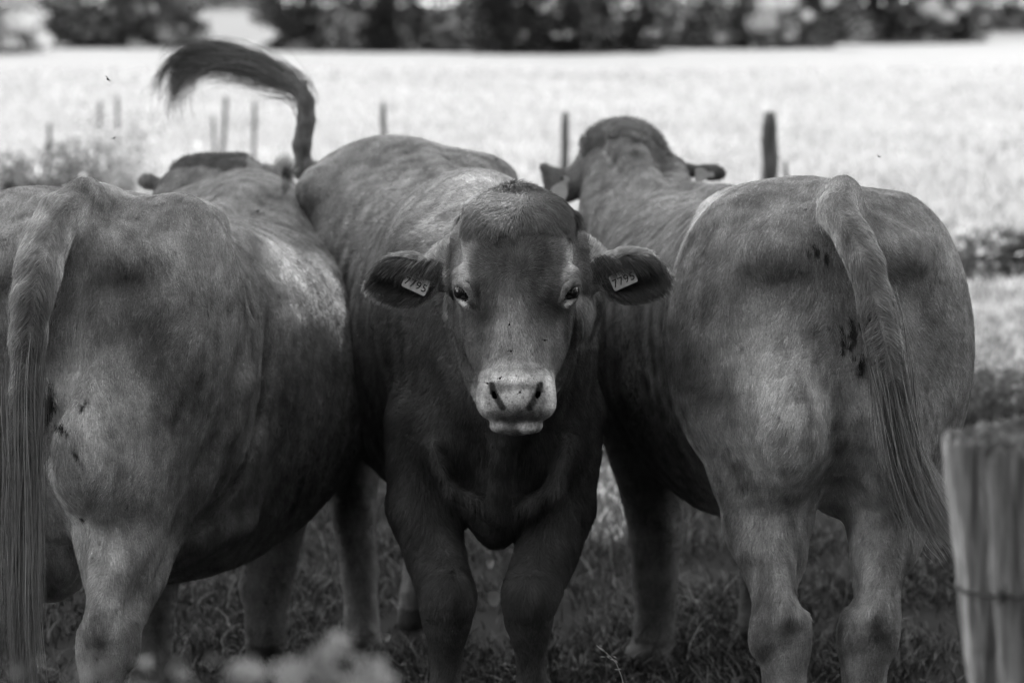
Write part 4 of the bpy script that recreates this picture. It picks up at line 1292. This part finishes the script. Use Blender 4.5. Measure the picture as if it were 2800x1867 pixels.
def tree(px0, px1, Yd, h, n, size, dark, light, p_light, label, seed, z_bottom=.05, pale=(), cat='tree', name='tree'):
    """a broad tree or bush whose boughs hang to the ground; pale = clumps of leaves painted as sunlit (px, py, radius in m)"""
    r = np.random.default_rng(seed)
    s_ = FPX / Yd
    xc, hw = ((px0 + px1) / 2 - 1400) / s_, (px1 - px0) / 2 / s_
    z0 = float(ground_z(np.array([xc]), np.array([Yd]))[0])
    root = empty(name, (xc, Yd, z0))
    tag(root, label, cat, 'trees and bushes along the far edge of the meadow')
    dep = max(hw * .8, 2.0)
    nb = 26
    # lobes of foliage over a rounded body
    th = r.uniform(0, 6.283, nb); rr = np.sqrt(r.random(nb))
    bz = r.uniform(0, h * .9, nb)
    prof = np.sqrt(np.clip(1 - (bz / h) ** 2, .1, 1))
    B = np.stack([np.cos(th) * rr * hw * prof, np.sin(th) * rr * dep * prof, bz], 1)
    k = r.integers(0, nb, n)
    d = norm(r.normal(size=(n, 3))) * (r.random(n) ** .45)[:, None]
    C = B[k] + d * np.array([hw * .36, dep * .36, h * .20])
    low = r.random(n) < .62                         # a skirt of boughs near the ground, where one sees it
    ang = r.uniform(math.pi, 2 * math.pi, n)
    sk = np.stack([np.cos(ang) * hw * r.uniform(.8, 1.02, n), np.sin(ang) * dep * r.uniform(.7, 1.0, n), r.uniform(z_bottom, 3.0, n)], 1)
    sk[:, 0] = np.where(r.random(n) < .5, r.uniform(-1, 1, n) * hw, sk[:, 0])
    sk[:, 0] *= 1.04 + .10 * np.sin(sk[:, 2] * 2.1 + seed) + .07 * np.sin(sk[:, 2] * 5.3 + seed * 2)
    wv = Wave(seed + 50, 1.6)
    C = np.where(low[:, None], sk + .25 * np.stack([wv(sk), wv(sk + 9), wv(sk - 9)], 1), C)
    C[:, 2] = np.maximum(C[:, 2], z_bottom)
    C = C + np.array([xc, Yd, z0])
    wp = Wave(seed + 90, 1.1)(C)
    tone = np.where(r.random(n) < p_light * np.clip(1 + 1.6 * wp, 0, 3), r.uniform(light * .6, light * 1.3, n), r.uniform(dark * .5, dark * 1.6, n))  # shaded mass and sunlit flecks painted as leaf tones
    V, T, tn = leaf_cloud(C, size * 1.3, tone, seed)
    if len(pale):
        Cs = []
        for ppx, ppy, rad, cnt in pale:
            c0 = at(ppx, ppy, Yd - dep * 1.3)
            q = norm(r.normal(size=(cnt, 3))) * (r.random(cnt) ** .5)[:, None] * rad * np.array([1.25, .8, .8])
            Cs.append(c0 + q)
        Cs = np.concatenate(Cs)
        V2, T2, tn2 = leaf_cloud(Cs, size * .75, r.uniform(light * .6, light * 1.3, len(Cs)), seed + 1)
        tag(child(mesh_np('bough', V2, T2, M_LEAF, smooth=False, attrs={'tone': tn2}), root), kind='stuff')
    child(mesh_np('crown', V, T, M_LEAF_SHADED, smooth=False, attrs={'tone': tn}), root)
    parts = [tube([(xc, Yd, z0 - .1), (xc + .1, Yd, z0 + h * .3), (xc - .1, Yd + .1, z0 + h * .75)], [.05 * h, .035 * h, .012 * h])]
    for q in range(6):
        a = r.uniform(0, 6.283)
        parts.append(tube([(xc, Yd, z0 + h * (.22 + .06 * q)), (xc + math.cos(a) * hw * .3, Yd + math.sin(a) * dep * .3, z0 + h * (.34 + .07 * q)),
                           (xc + math.cos(a) * hw * .62, Yd + math.sin(a) * dep * .62, z0 + h * (.40 + .08 * q))], [.018 * h, .011 * h, .003 * h], 6))
    V, F = join(parts)
    child(mesh_np('trunk', V, F, M_BARK), root)
    return root


def base_Y(py):
    return CAM_H / ((py - 36.5) / FPX)


tree(-260, 135, base_Y(150) + 3, 5, 18225, .13, .10, .50, .30, 'pale leafy bush at the far left corner of the meadow', 101, name='bush', cat='bush', pale=((60, 60, .7, 500), (120, 110, .4, 250), (30, 120, .4, 250)))
tree(110, 560, base_Y(130) + 5, 9, 28350, .15, .025, .38, .12, 'dark speckled tree left of the gap in the tree line', 102, pale=((300, 30, .3, 40), (385, 25, .3, 40), (420, 20, .3, 40)))
tree(330, 770, 225, 7, 18225, .30, .09, .35, .25, 'small distant bush seen through the gap on the rise', 103, name='bush', cat='bush', z_bottom=.3)
tree(745, 1370, base_Y(141) + 6, 12, 34425, .15, .012, .16, .012, 'darkest broad tree just right of the gap', 104)
tree(1290, 1820, base_Y(148) + 5, 11, 32400, .15, .015, .42, .035, 'dark tree with scattered bright leaves behind the far cow', 105,
     pale=((1490, 22, .22, 34), (1437, 95, .22, 16), (1520, 95, .2, 22), (1556, 95, .2, 22), (1765, 92, .25, 20), (1790, 92, .22, 20), (1690, 45, .3, 18)))
tree(1760, 2290, base_Y(135) + 5, 9, 30375, .15, .022, .50, .06, 'tree with big bright sprays of leaves at the edge of the field', 106,
     pale=((2100, 15, .75, 420), (2080, 65, .65, 520), (2150, 10, .5, 200), (1975, 105, .28, 90), (2160, 100, .32, 90), (2210, 45, .35, 110), (2270, 5, .35, 90)))
tree(2210, 2640, base_Y(122) + 5, 11, 26325, .15, .012, .48, .015, 'black-shaded tree with one bright bough above its shadow', 107,
     pale=((2545, 22, .65, 420), (2590, 45, .5, 260), (2630, 15, .5, 160), (2373, 73, .25, 26), (2330, 50, .25, 16), (2450, 20, .25, 16)))
tree(2560, 3060, base_Y(107) + 5, 13, 28350, .16, .010, .20, .006, 'dark tree at the far right end of the tree line', 108)

# ------------------------------------------------------------------ the tree over the cattle: it stands beyond the right edge and shades them
def surf(P, px, py):
    x, y = proj(P)
    k = np.where((x - px) ** 2 + (y - py) ** 2 < 100)[0]
    return at(px, py, float(P[k, 1].min()))


SHADE_GAPS = [(surf(LP, 900, 955), .06), (surf(LP, 875, 880), .06), (surf(LP, 845, 815), .05), (surf(LP, 800, 765), .03), (surf(LP, 850, 1010), .04),
              (surf(MP, 1325, 528), .045), (surf(MP, 1270, 560), .05), (surf(MP, 1210, 600), .055),
              (at(1625, 1390, 7.05), .16), (at(1600, 1330, 7.6), .13), (at(1660, 1430, 6.8), .10), (at(730, 1480, 6.9), .07), (at(1950, 1410, 7.2), .05),
              (surf(LP, 300, 1730), .012), (surf(RP, 1900, 590), .035)]
r = np.random.default_rng(77)
n = 76000
th = r.uniform(0, 6.283, n); rr = np.sqrt(r.random(n))
zc = r.uniform(7.5, 12.5, n)
C = np.stack([rr * np.cos(th) * 5.0, rr * np.sin(th) * 4.9, zc], 1)
shift = zc / math.tan(math.radians(SUN_EL))
ox, oy = SUN_DIR[0] / math.hypot(SUN_DIR[0], SUN_DIR[1]), SUN_DIR[1] / math.hypot(SUN_DIR[0], SUN_DIR[1])
C[:, 0] += 1.0 + shift * ox; C[:, 1] += 4.9 + shift * oy
C[:, :2] += r.normal(size=(n, 2)) * .12
C[:, 2] += 0
keep = np.ones(n, bool)
for p, rad in SHADE_GAPS:
    d = C - p
    t = d @ SUN_DIR
    keep &= np.linalg.norm(d - t[:, None] * SUN_DIR, axis=1) > rad * 1.15 + .08
C = C[keep]
ash = empty('ash_tree', (6.9, 11.4, 0))
tag(ash, 'large ash tree whose canopy shades the cattle', 'tree')
V, T, tn = leaf_cloud(C, .20, r.uniform(.06, .13, len(C)), 79, flat=1.2)
child(mesh_np('crown', V, T, M_LEAF, smooth=False, attrs={'tone': tn}), ash)
tx, ty = 6.9, 11.4
parts = [tube([(tx, ty, -.1), (tx - .1, ty, 2.0), (tx - .2, ty - .1, 5.2), (tx - .4, ty - .4, 8.5), (tx - .6, ty - .6, 11.6)], [.42, .32, .27, .19, .07], 14)]
for a, dx, dy, dz in ((4.6, -4.5, -2.5, 4.2), (5.4, -2.4, -4.6, 4.0), (6.2, -5.6, .6, 4.6), (7.0, 2.6, -2.6, 3.6), (8.0, -2.6, 2.8, 3.2), (6.6, -5.8, -3.6, 4.4)):
    parts.append(tube([(tx - .2, ty - .1, a), (tx + dx * .5, ty + dy * .5, a + dz * .62), (tx + dx, ty + dy, a + dz)], [.14, .09, .03], 8))
V, F = join(parts)
child(mesh_np('trunk', V, F, M_BARK), ash)

# added leafy blocker behind the camera, unseen, which keeps the low light off
r = np.random.default_rng(88)
blocker = empty('low_light_blocker', (0, -9, 0)); tag(blocker, 'added leafy blocker behind the camera, out of view, holding back low light', 'blocker')
n = 60000
a = r.uniform(math.radians(212), math.radians(372), n); rad = 7.5 + 2.5 * r.random(n)
C = np.stack([rad * 1.5 * np.cos(a), 1 + rad * np.sin(a), 10 * r.random(n) ** .8 * (1 + .25 * np.sin(a * 9))], 1)
V, T, tn = leaf_cloud(C, .42, r.uniform(.04, .08, n), 89)
tag(child(mesh_np('foliage', V, T, M_LEAF, smooth=False, attrs={'tone': tn}), blocker), kind='stuff')
for q in range(7):
    aa = math.radians(219 + 21 * q)
    V, F = tube([(13.5 * math.cos(aa), 1 + 9 * math.sin(aa), -.1), (13.6 * math.cos(aa), 1 + 9.1 * math.sin(aa), 9)], [.22, .08])
    child(mesh_np('trunk', V, F, M_BARK), blocker)

# ------------------------------------------------------------------ fence posts
M_POST = noise_mat('weathered_post', .035, .12, scale=10, stretch=(4, 4, .6), bump=.5)
M_WOOD = noise_mat('split_wood', .13, .36, scale=13, stretch=(7, 7, .30), bump=1.0, detail=12, p0=.36, p1=.62)


def post(px, py_top, Yd, wpx, lean, label, seed, name='fence_post', stub=None):
    top = at(px, py_top, Yd)
    r = np.random.default_rng(seed)
    z0 = float(ground_z(np.array([top[0]]), np.array([Yd]))[0])
    rad = wpx / 2 * Yd / FPX
    base = np.array([top[0] - lean, Yd, z0 - .1])
    nseg = 14
    path = [base + (top - base) * (i / nseg) + r.normal(size=3) * rad * .10 for i in range(nseg + 1)]
    rads = [rad * r.uniform(.88, 1.12) for _ in range(nseg)] + [rad * .72]
    V, F = tube(path, rads, 12)
    # closed top
    k = len(path) - 1
    top_ring = [k * 12 + q for q in range(12)]
    F2 = np.array([[top_ring[q], top_ring[(q + 1) % 12], len(V) - 2, len(V) - 2] for q in range(12)])
    me = bpy.data.meshes.new(name)
    me.from_pydata([tuple(v) for v in V], [], [list(f) for f in F] + [list(f[:3]) for f in F2])
    me.polygons.foreach_set('use_smooth', [True] * len(me.polygons)); me.materials.append(M_POST); me.update()
    o = bpy.data.objects.new(name, me); link(o)
    if stub is not None:
        parts = [tube([at(*stub[0]), at(*stub[1])], [rad * .5, rad * .35], 8)]
    tag(o, label, 'fence post', 'old wooden fence posts in the meadow')
    return o


post(2106, 305, 12.0, 42, .02, 'thickest dark fence post, standing behind the right cow', 1)
post(2146, 440, 12.3, 14, -.12, 'short leaning stake beside the thickest fence post', 11)
post(1547, 305, 13.6, 21, .03, 'dark fence post behind the far cow\'s left ear', 2)
post(1049, 280, 16.5, 16, -.01, 'fence post rising above the facing cow\'s rump', 3)
post(697, 276, 18.5, 11, .04, 'thin fence post just left of the raised tail', 4)
post(621, 262, 19.5, 12, .10, 'leaning dark fence post under the hanging tail hair', 5)
post(583, 315, 18.0, 9, -.02, 'pale short stake left of the leaning dark post', 6)
post(320, 260, 21.0, 9, 0, 'faint thin fence post, taller one of the pair at left', 7)
post(276, 275, 20.0, 11, .12, 'dark-topped fence post next to the faint thin one', 8)
post(135, 335, 17.5, 12, .02, 'fence post in the weeds nearest the left edge', 9)

# foreground post
fp = empty('foreground_post', (.66, 2.5, 0))
tag(fp, 'thick pale split wooden post in the right foreground with wire', 'fence post')
Yp = 2.5
sides, rings = 96, 120
top_l, bot_l = at(2610, 1218, Yp), at(2680, 2000, Yp)
dirv = (top_l - bot_l); axis = norm(dirv)
zt = top_l[2]
cx_t, cx_b = top_l[0] + .068, bot_l[0] + .072
r = np.random.default_rng(5)
prof = 1 + .05 * np.interp(np.arange(sides), np.arange(0, sides + 1, 4), np.append(*(lambda q: (q, q[0]))(r.normal(size=sides // 4)))) + .015 * r.normal(size=sides)
for k0, dep_ in ((58, .22), (59, .28), (60, .2), (70, .14), (52, .10), (76, .12), (64, .08), (47, .1)):
    prof[k0] -= dep_ * .4
V = []
for j in range(rings + 1):
    s = j / rings
    z = zt * s
    cx = cx_b + (cx_t - cx_b) * (z - bot_l[2]) / (zt - bot_l[2])
    for i in range(sides):
        a = 2 * math.pi * i / sides
        rad = .068 * prof[(i + int(3 * math.sin(s * 5))) % sides] * (1 + .02 * math.sin(s * 40 + i * .5) + .015 * math.sin(s * 90 + i))
        zz = z + (.010 * math.sin(a * 2 + 1) + .006 * r.normal() + .010 * math.cos(a) if j == rings else 0)
        V.append((cx + rad * math.cos(a), Yp + .07 + rad * math.sin(a), zz))
nb_ = len(V)
for fr, dz in ((.8, .004), (.5, -.002), (.2, .003)):
    for i in range(sides):
        a = 2 * math.pi * i / sides
        V.append((cx_t + .068 * fr * math.cos(a), Yp + .07 + .068 * fr * math.sin(a), zt + dz + .004 * r.normal() + .008 * math.cos(a)))
V.append((cx_t, Yp + .07, zt))
F = [[j * sides + i, j * sides + (i + 1) % sides, (j + 1) * sides + (i + 1) % sides, (j + 1) * sides + i] for j in range(rings) for i in range(sides)]
prev = rings * sides
for q in range(3):
    cur = nb_ + q * sides
    F += [[prev + i, prev + (i + 1) % sides, cur + (i + 1) % sides, cur + i] for i in range(sides)]
    prev = cur
F += [[prev + i, prev + (i + 1) % sides, len(V) - 1] for i in range(sides)]
me = bpy.data.meshes.new('post'); me.from_pydata(V, [], F); me.materials.append(M_WOOD); me.materials.append(M_POST); me.update()
for pgn in me.polygons[sides * rings:]: pgn.material_index = 1
me.polygons.foreach_set('use_smooth', [True] * len(me.polygons))
po = bpy.data.objects.new('post', me); link(po); child(po, fp)
M_WIRE = noise_mat('rusty_wire', .03, .08, scale=200, rough=.7)
wy = at(2700, 1628, Yp)[2]
cxw = cx_b + (cx_t - cx_b) * (wy - bot_l[2]) / (zt - bot_l[2])
pth = []
for q in range(40):
    a = math.pi * (1.02 + q / 39 * 1.0)
    pth.append((cxw + .073 * math.cos(a), Yp + .07 + .073 * math.sin(a), wy - .006 + .012 * q / 39 + .0015 * math.sin(q)))
pth += [(cxw + .12, Yp + .03, wy + .010), (cxw + .6, Yp - .1, wy + .01), (cxw + 1.6, Yp - .4, wy)]
parts = [tube(pth, [.0028] * len(pth), 8)]
for q in (14, 22):
    p = np.array(pth[q]); parts += [tube([p + (-.004, -.002, -.012), p + (0, -.006, 0), p + (.005, -.002, .013)], [.0012, .0028, .001], 6), tube([p + (.006, -.003, -.010), p + (0, -.006, 0), p + (-.006, -.004, .010)], [.001, .0028, .0012], 6)]
V, F = join(parts)
child(mesh_np('wire', V, F, M_WIRE), fp)

# ------------------------------------------------------------------ weeds
def weeds(name, items, Yd, label, cat, seed, tones, size, lean=.2, group=None):
    """leafy upright stems; items: (px centre, py base, height m, stems)"""
    r = np.random.default_rng(seed)
    Cs, parts = [], []
    x_ref = None
    for px, hh, ns, wd in items:
        xc = (px - 1400) * Yd / FPX
        if x_ref is None: x_ref = xc
        for _ in range(ns):
            x, y = xc + r.normal() * wd, Yd + r.normal() * wd * .8
            z0 = float(ground_z(np.array([x]), np.array([y]))[0])
            h = hh * r.uniform(.6, 1.1); lx, ly = r.normal(size=2) * lean * h
            parts.append(tube([(x, y, z0 - .02), (x + lx * .4, y + ly * .4, z0 + h * .5), (x + lx, y + ly, z0 + h)], [.004, .003, .001], 5))
            m = int(26 * h / .4)
            t = r.random(m)
            Cs.append(np.stack([x + lx * t ** 1.3 + r.normal(size=m) * .04, y + ly * t + r.normal(size=m) * .04, z0 + h * t], 1))
    root = empty(name, (x_ref, Yd, 0)); tag(root, label, cat, group)
    C = np.concatenate(Cs)
    V, T, tn = leaf_cloud(C, size, np.where(r.random(len(C)) < tones[2], tones[1], tones[0]) * r.uniform(.6, 1.4, len(C)), seed, aspect=.45)
    child(mesh_np('leaves', V, T, M_LEAF, smooth=False, attrs={'tone': tn}), root)
    V, F = join(parts); tag(child(mesh_np('stems', V, F, M_BARK), root), kind='stuff')
    return root


weeds('weed_clump', [(60, .66, 12, .14), (110, .62, 14, .14), (150, .70, 10, .12), (20, .58, 10, .12)], 17.0, 'dark weed clump around the leftmost fence post', 'weeds', 41, (.05, .3, .25), .07)
weeds('weed_clump', [(200, .58, 14, .12), (245, .60, 14, .12)], 17.6, 'dark weeds just above the left cow\'s rump', 'weeds', 42, (.04, .25, .2), .07)
weeds('weed_clump', [(330, .85, 12, .16), (400, .75, 10, .16), (300, .95, 8, .12)], 18.5, 'tall pale wispy weeds below the paired thin posts', 'weeds', 43, (.22, .4, .5), .06)
weeds('weed_clump', [(2640, .28, 16, .10), (2690, .30, 16, .10)], 13.6, 'dark weed clump touching the right cow\'s hip outline', 'weeds', 44, (.05, .38, .3), .065)
weeds('weed_clump', [(2745, .30, 26, .12), (2800, .30, 24, .12), (2850, .3, 16, .1)], 13.9, 'wider dark weed clump at the right edge of the frame', 'weeds', 45, (.04, .32, .15), .065)
weeds('weed_clump', [(2700, .20, 20, .12), (2780, .22, 24, .14), (2850, .22, 20, .14)], 8.7, 'shaded leafy weeds above the foreground post', 'weeds', 46, (.06, .35, .12), .035)

# out-of-focus flower heads in front
M_FLORET = noise_mat('floret', .28, .5, scale=90)
pl = empty('wild_flower', (-.32, 1.62, 0))
tag(pl, 'blurred pale wild flower heads at the bottom edge of the frame', 'flower')
r = np.random.default_rng(9)
for q, (px, py, rad, Yd) in enumerate([(925, 1765, .012, 1.62), (885, 1790, .011, 1.60), (1010, 1838, .017, 1.60), (1035, 1860, .014, 1.58), (880, 1838, .010, 1.62), (905, 1862, .012, 1.6), (785, 1842, .014, 1.64), (815, 1826, .010, 1.64), (690, 1842, .012, 1.60), (655, 1840, .011, 1.62), (800, 1880, .016, 1.6), (960, 1900, .018, 1.6)]):
    c = at(px, py, Yd)
    m = 90
    Cq = c + norm(r.normal(size=(m, 3))) * (r.random(m) ** .4)[:, None] * rad
    V, T, tn = leaf_cloud(Cq, .006, np.full(m, .4), 60 + q, aspect=.9)
    child(mesh_np('flower_head', V, T, M_FLORET, smooth=False, attrs={'tone': tn}), pl)
    V, F = tube([c, c + (.01, .01, -.15), (-.32 + .02 * r.normal(), 1.63, .75), (-.32, 1.63, 0)], [.0012, .0018, .0022, .003], 6)
    child(mesh_np('stem', V, F, M_BARK), pl)
Cq = np.stack([-.32 + r.normal(size=500) * .045, 1.66 + r.normal(size=500) * .03, r.uniform(.8, 1.19, 500)], 1)
V, T, tn = leaf_cloud(Cq, .022, r.uniform(.06, .14, 500), 71)
child(mesh_np('leaves', V, T, M_LEAF, smooth=False, attrs={'tone': tn}), pl)

# grass head in focus near the right cow's front hoof
gh = empty('grass_stalk', tuple(at(1712, 1900, 4.15) * np.array([1, 1, 0])))
tag(gh, 'thin flowering grass stalk near the far cow\'s front hoof', 'grass stalk')
stem = [at(1712, 1990, 4.15) * np.array([1, 1, 0]), at(1712, 1900, 4.14), at(1700, 1850, 4.13), at(1685, 1812, 4.12), at(1665, 1790, 4.11), at(1640, 1772, 4.10)]
V, F = tube(stem, [.0012, .001, .0008, .0006, .0005, .0003], 6)
child(mesh_np('stem', V, F, M_FLORET), gh)
parts = []
r = np.random.default_rng(13)
for px, py in [(1640, 1772), (1648, 1776), (1655, 1780), (1662, 1788), (1655, 1795), (1672, 1796), (1680, 1803), (1686, 1798), (1690, 1830), (1700, 1828), (1690, 1812), (1668, 1800)]:
    a0 = at(px, py, 4.11); dr = norm(np.array([-.8, 0, .35 * r.normal() + .2])) * r.uniform(.007, .011)
    parts.append(tube([a0, a0 + dr * .5, a0 + dr], [.0003, .0010, .0002], 5))
V, F = join(parts); child(mesh_np('spikelets', V, F, M_FLORET), gh)

# fallen leaves in the grass
M_PALE = tone_mat('pale_leaf', rough=.5, spec=.3)
for (px, py, sz, lab) in ((1350, 1632, .048, 'pale round leaf lying in the grass between the facing cow\'s legs'), (1058, 1740, .022, 'small pale leaf in the grass behind the facing cow\'s foot'), (1340, 1538, .026, 'crumpled pale leaf under the facing cow\'s chest')):
    v = (933.5 - py) / FPX
    ratio = (ST - v * CT) / (CT + v * ST)
    Yl = (CAM_H - .085) / ratio
    c = at(px, py, Yl)
    V = []; F = []
    nn_ = 14
    for k in range(nn_):
        a = 2 * math.pi * k / nn_
        V.append(c + np.array([math.cos(a) * sz * .42, -.5 * math.sin(a) * sz * .3, math.sin(a) * sz * .55 + .004 * math.cos(2 * a)]))
    V.append(c + np.array([0, .006, 0]))
    F = np.array([[k, (k + 1) % nn_, nn_] for k in range(nn_)])
    tag(mesh_np('fallen_leaf', np.array(V), F, M_PALE, attrs={'tone': np.append(np.full(nn_, .72), .55)}), lab, 'leaf')

# ------------------------------------------------------------------ flies
M_FLY = noise_mat('fly_body', .008, .02, scale=300, rough=.4)


def fly(px, py, Yd, ang, label, big=1.0):
    c = at(px, py, Yd)
    V1, F1 = sphere_np((0, 0, 0), .0016, 10, 8); V1 = V1 * np.array([1.7, 1.25, 1.25])
    V2, F2 = sphere_np((.0042, 0, 0), .0012, 8, 6)
    W = np.array([[0, 0, .001], [-.003, .002, .0025], [-.007, .0015, .003], [-.006, -.001, .002], [0, 0, .001], [-.003, -.002, .0025], [-.007, -.0035, .003], [-.006, -.001, .002]])
    WF = np.array([[0, 1, 2, 3], [4, 5, 6, 7]])
    V, F = join([(V1, F1), (V2, F2), (W, WF)])
    a = math.radians(ang); Rz = np.array([[math.cos(a), 0, -math.sin(a)], [0, 1, 0], [math.sin(a), 0, math.cos(a)]])
    o = mesh_np('fly', V @ Rz.T * big, F, M_FLY)
    o.location = tuple(c)
    tag(o, label, 'fly', 'flies on and around the cattle')


def on_surface(P, px, py):
    x, y = proj(P)
    d = (x - px) ** 2 + (y - py) ** 2
    k = np.where(d < 49)[0]
    if not len(k): k = np.array([int(np.argmin(d))])
    return float(P[k, 1].min()) - .007


for px, py, ang, lab in ((1393, 887, 80, 'fly on the facing cow\'s brow ridge, left of centre'), (1490, 930, 10, 'fly on the facing cow\'s cheek, the one furthest right on its face'),
                         (1397, 960, 20, 'fly halfway down the facing cow\'s nose'), (1333, 1048, 5, 'fly at the outer corner of the facing cow\'s left-hand nostril'),
                         (1367, 1034, 45, 'fly on the white band above the nose pad'), (1422, 1072, 60, 'fly on the pale nose pad between the nostrils'), (1273, 822, 30, 'fly drinking at the left-hand eye of the facing cow'),
                         (1545, 818, 70, 'fly at the right-hand eye of the facing cow'), (968, 599, 40, 'fly on the facing cow\'s shaded ribs'), (1357, 435, 0, 'fly on the facing cow\'s back near its spine')):
    fly(px, py, on_surface(MP, px, py), ang, lab)
fly(705, 577, on_surface(LP, 705, 577), 35, 'fly on the left cow\'s shoulder', 1.4)
fly(295, 217, 4.4, -35, 'fly in the air, the upper of two at left', 1.2)
fly(312, 378, 4.4, 35, 'fly in the air above the weeds', .9)
fly(467, 198, 4.9, 10, 'tiny fly beside the raised tail\'s wisps', .8)
fly(2403, 428, 4.4, -15, 'fly in the air above the right cow\'s rump', .8)
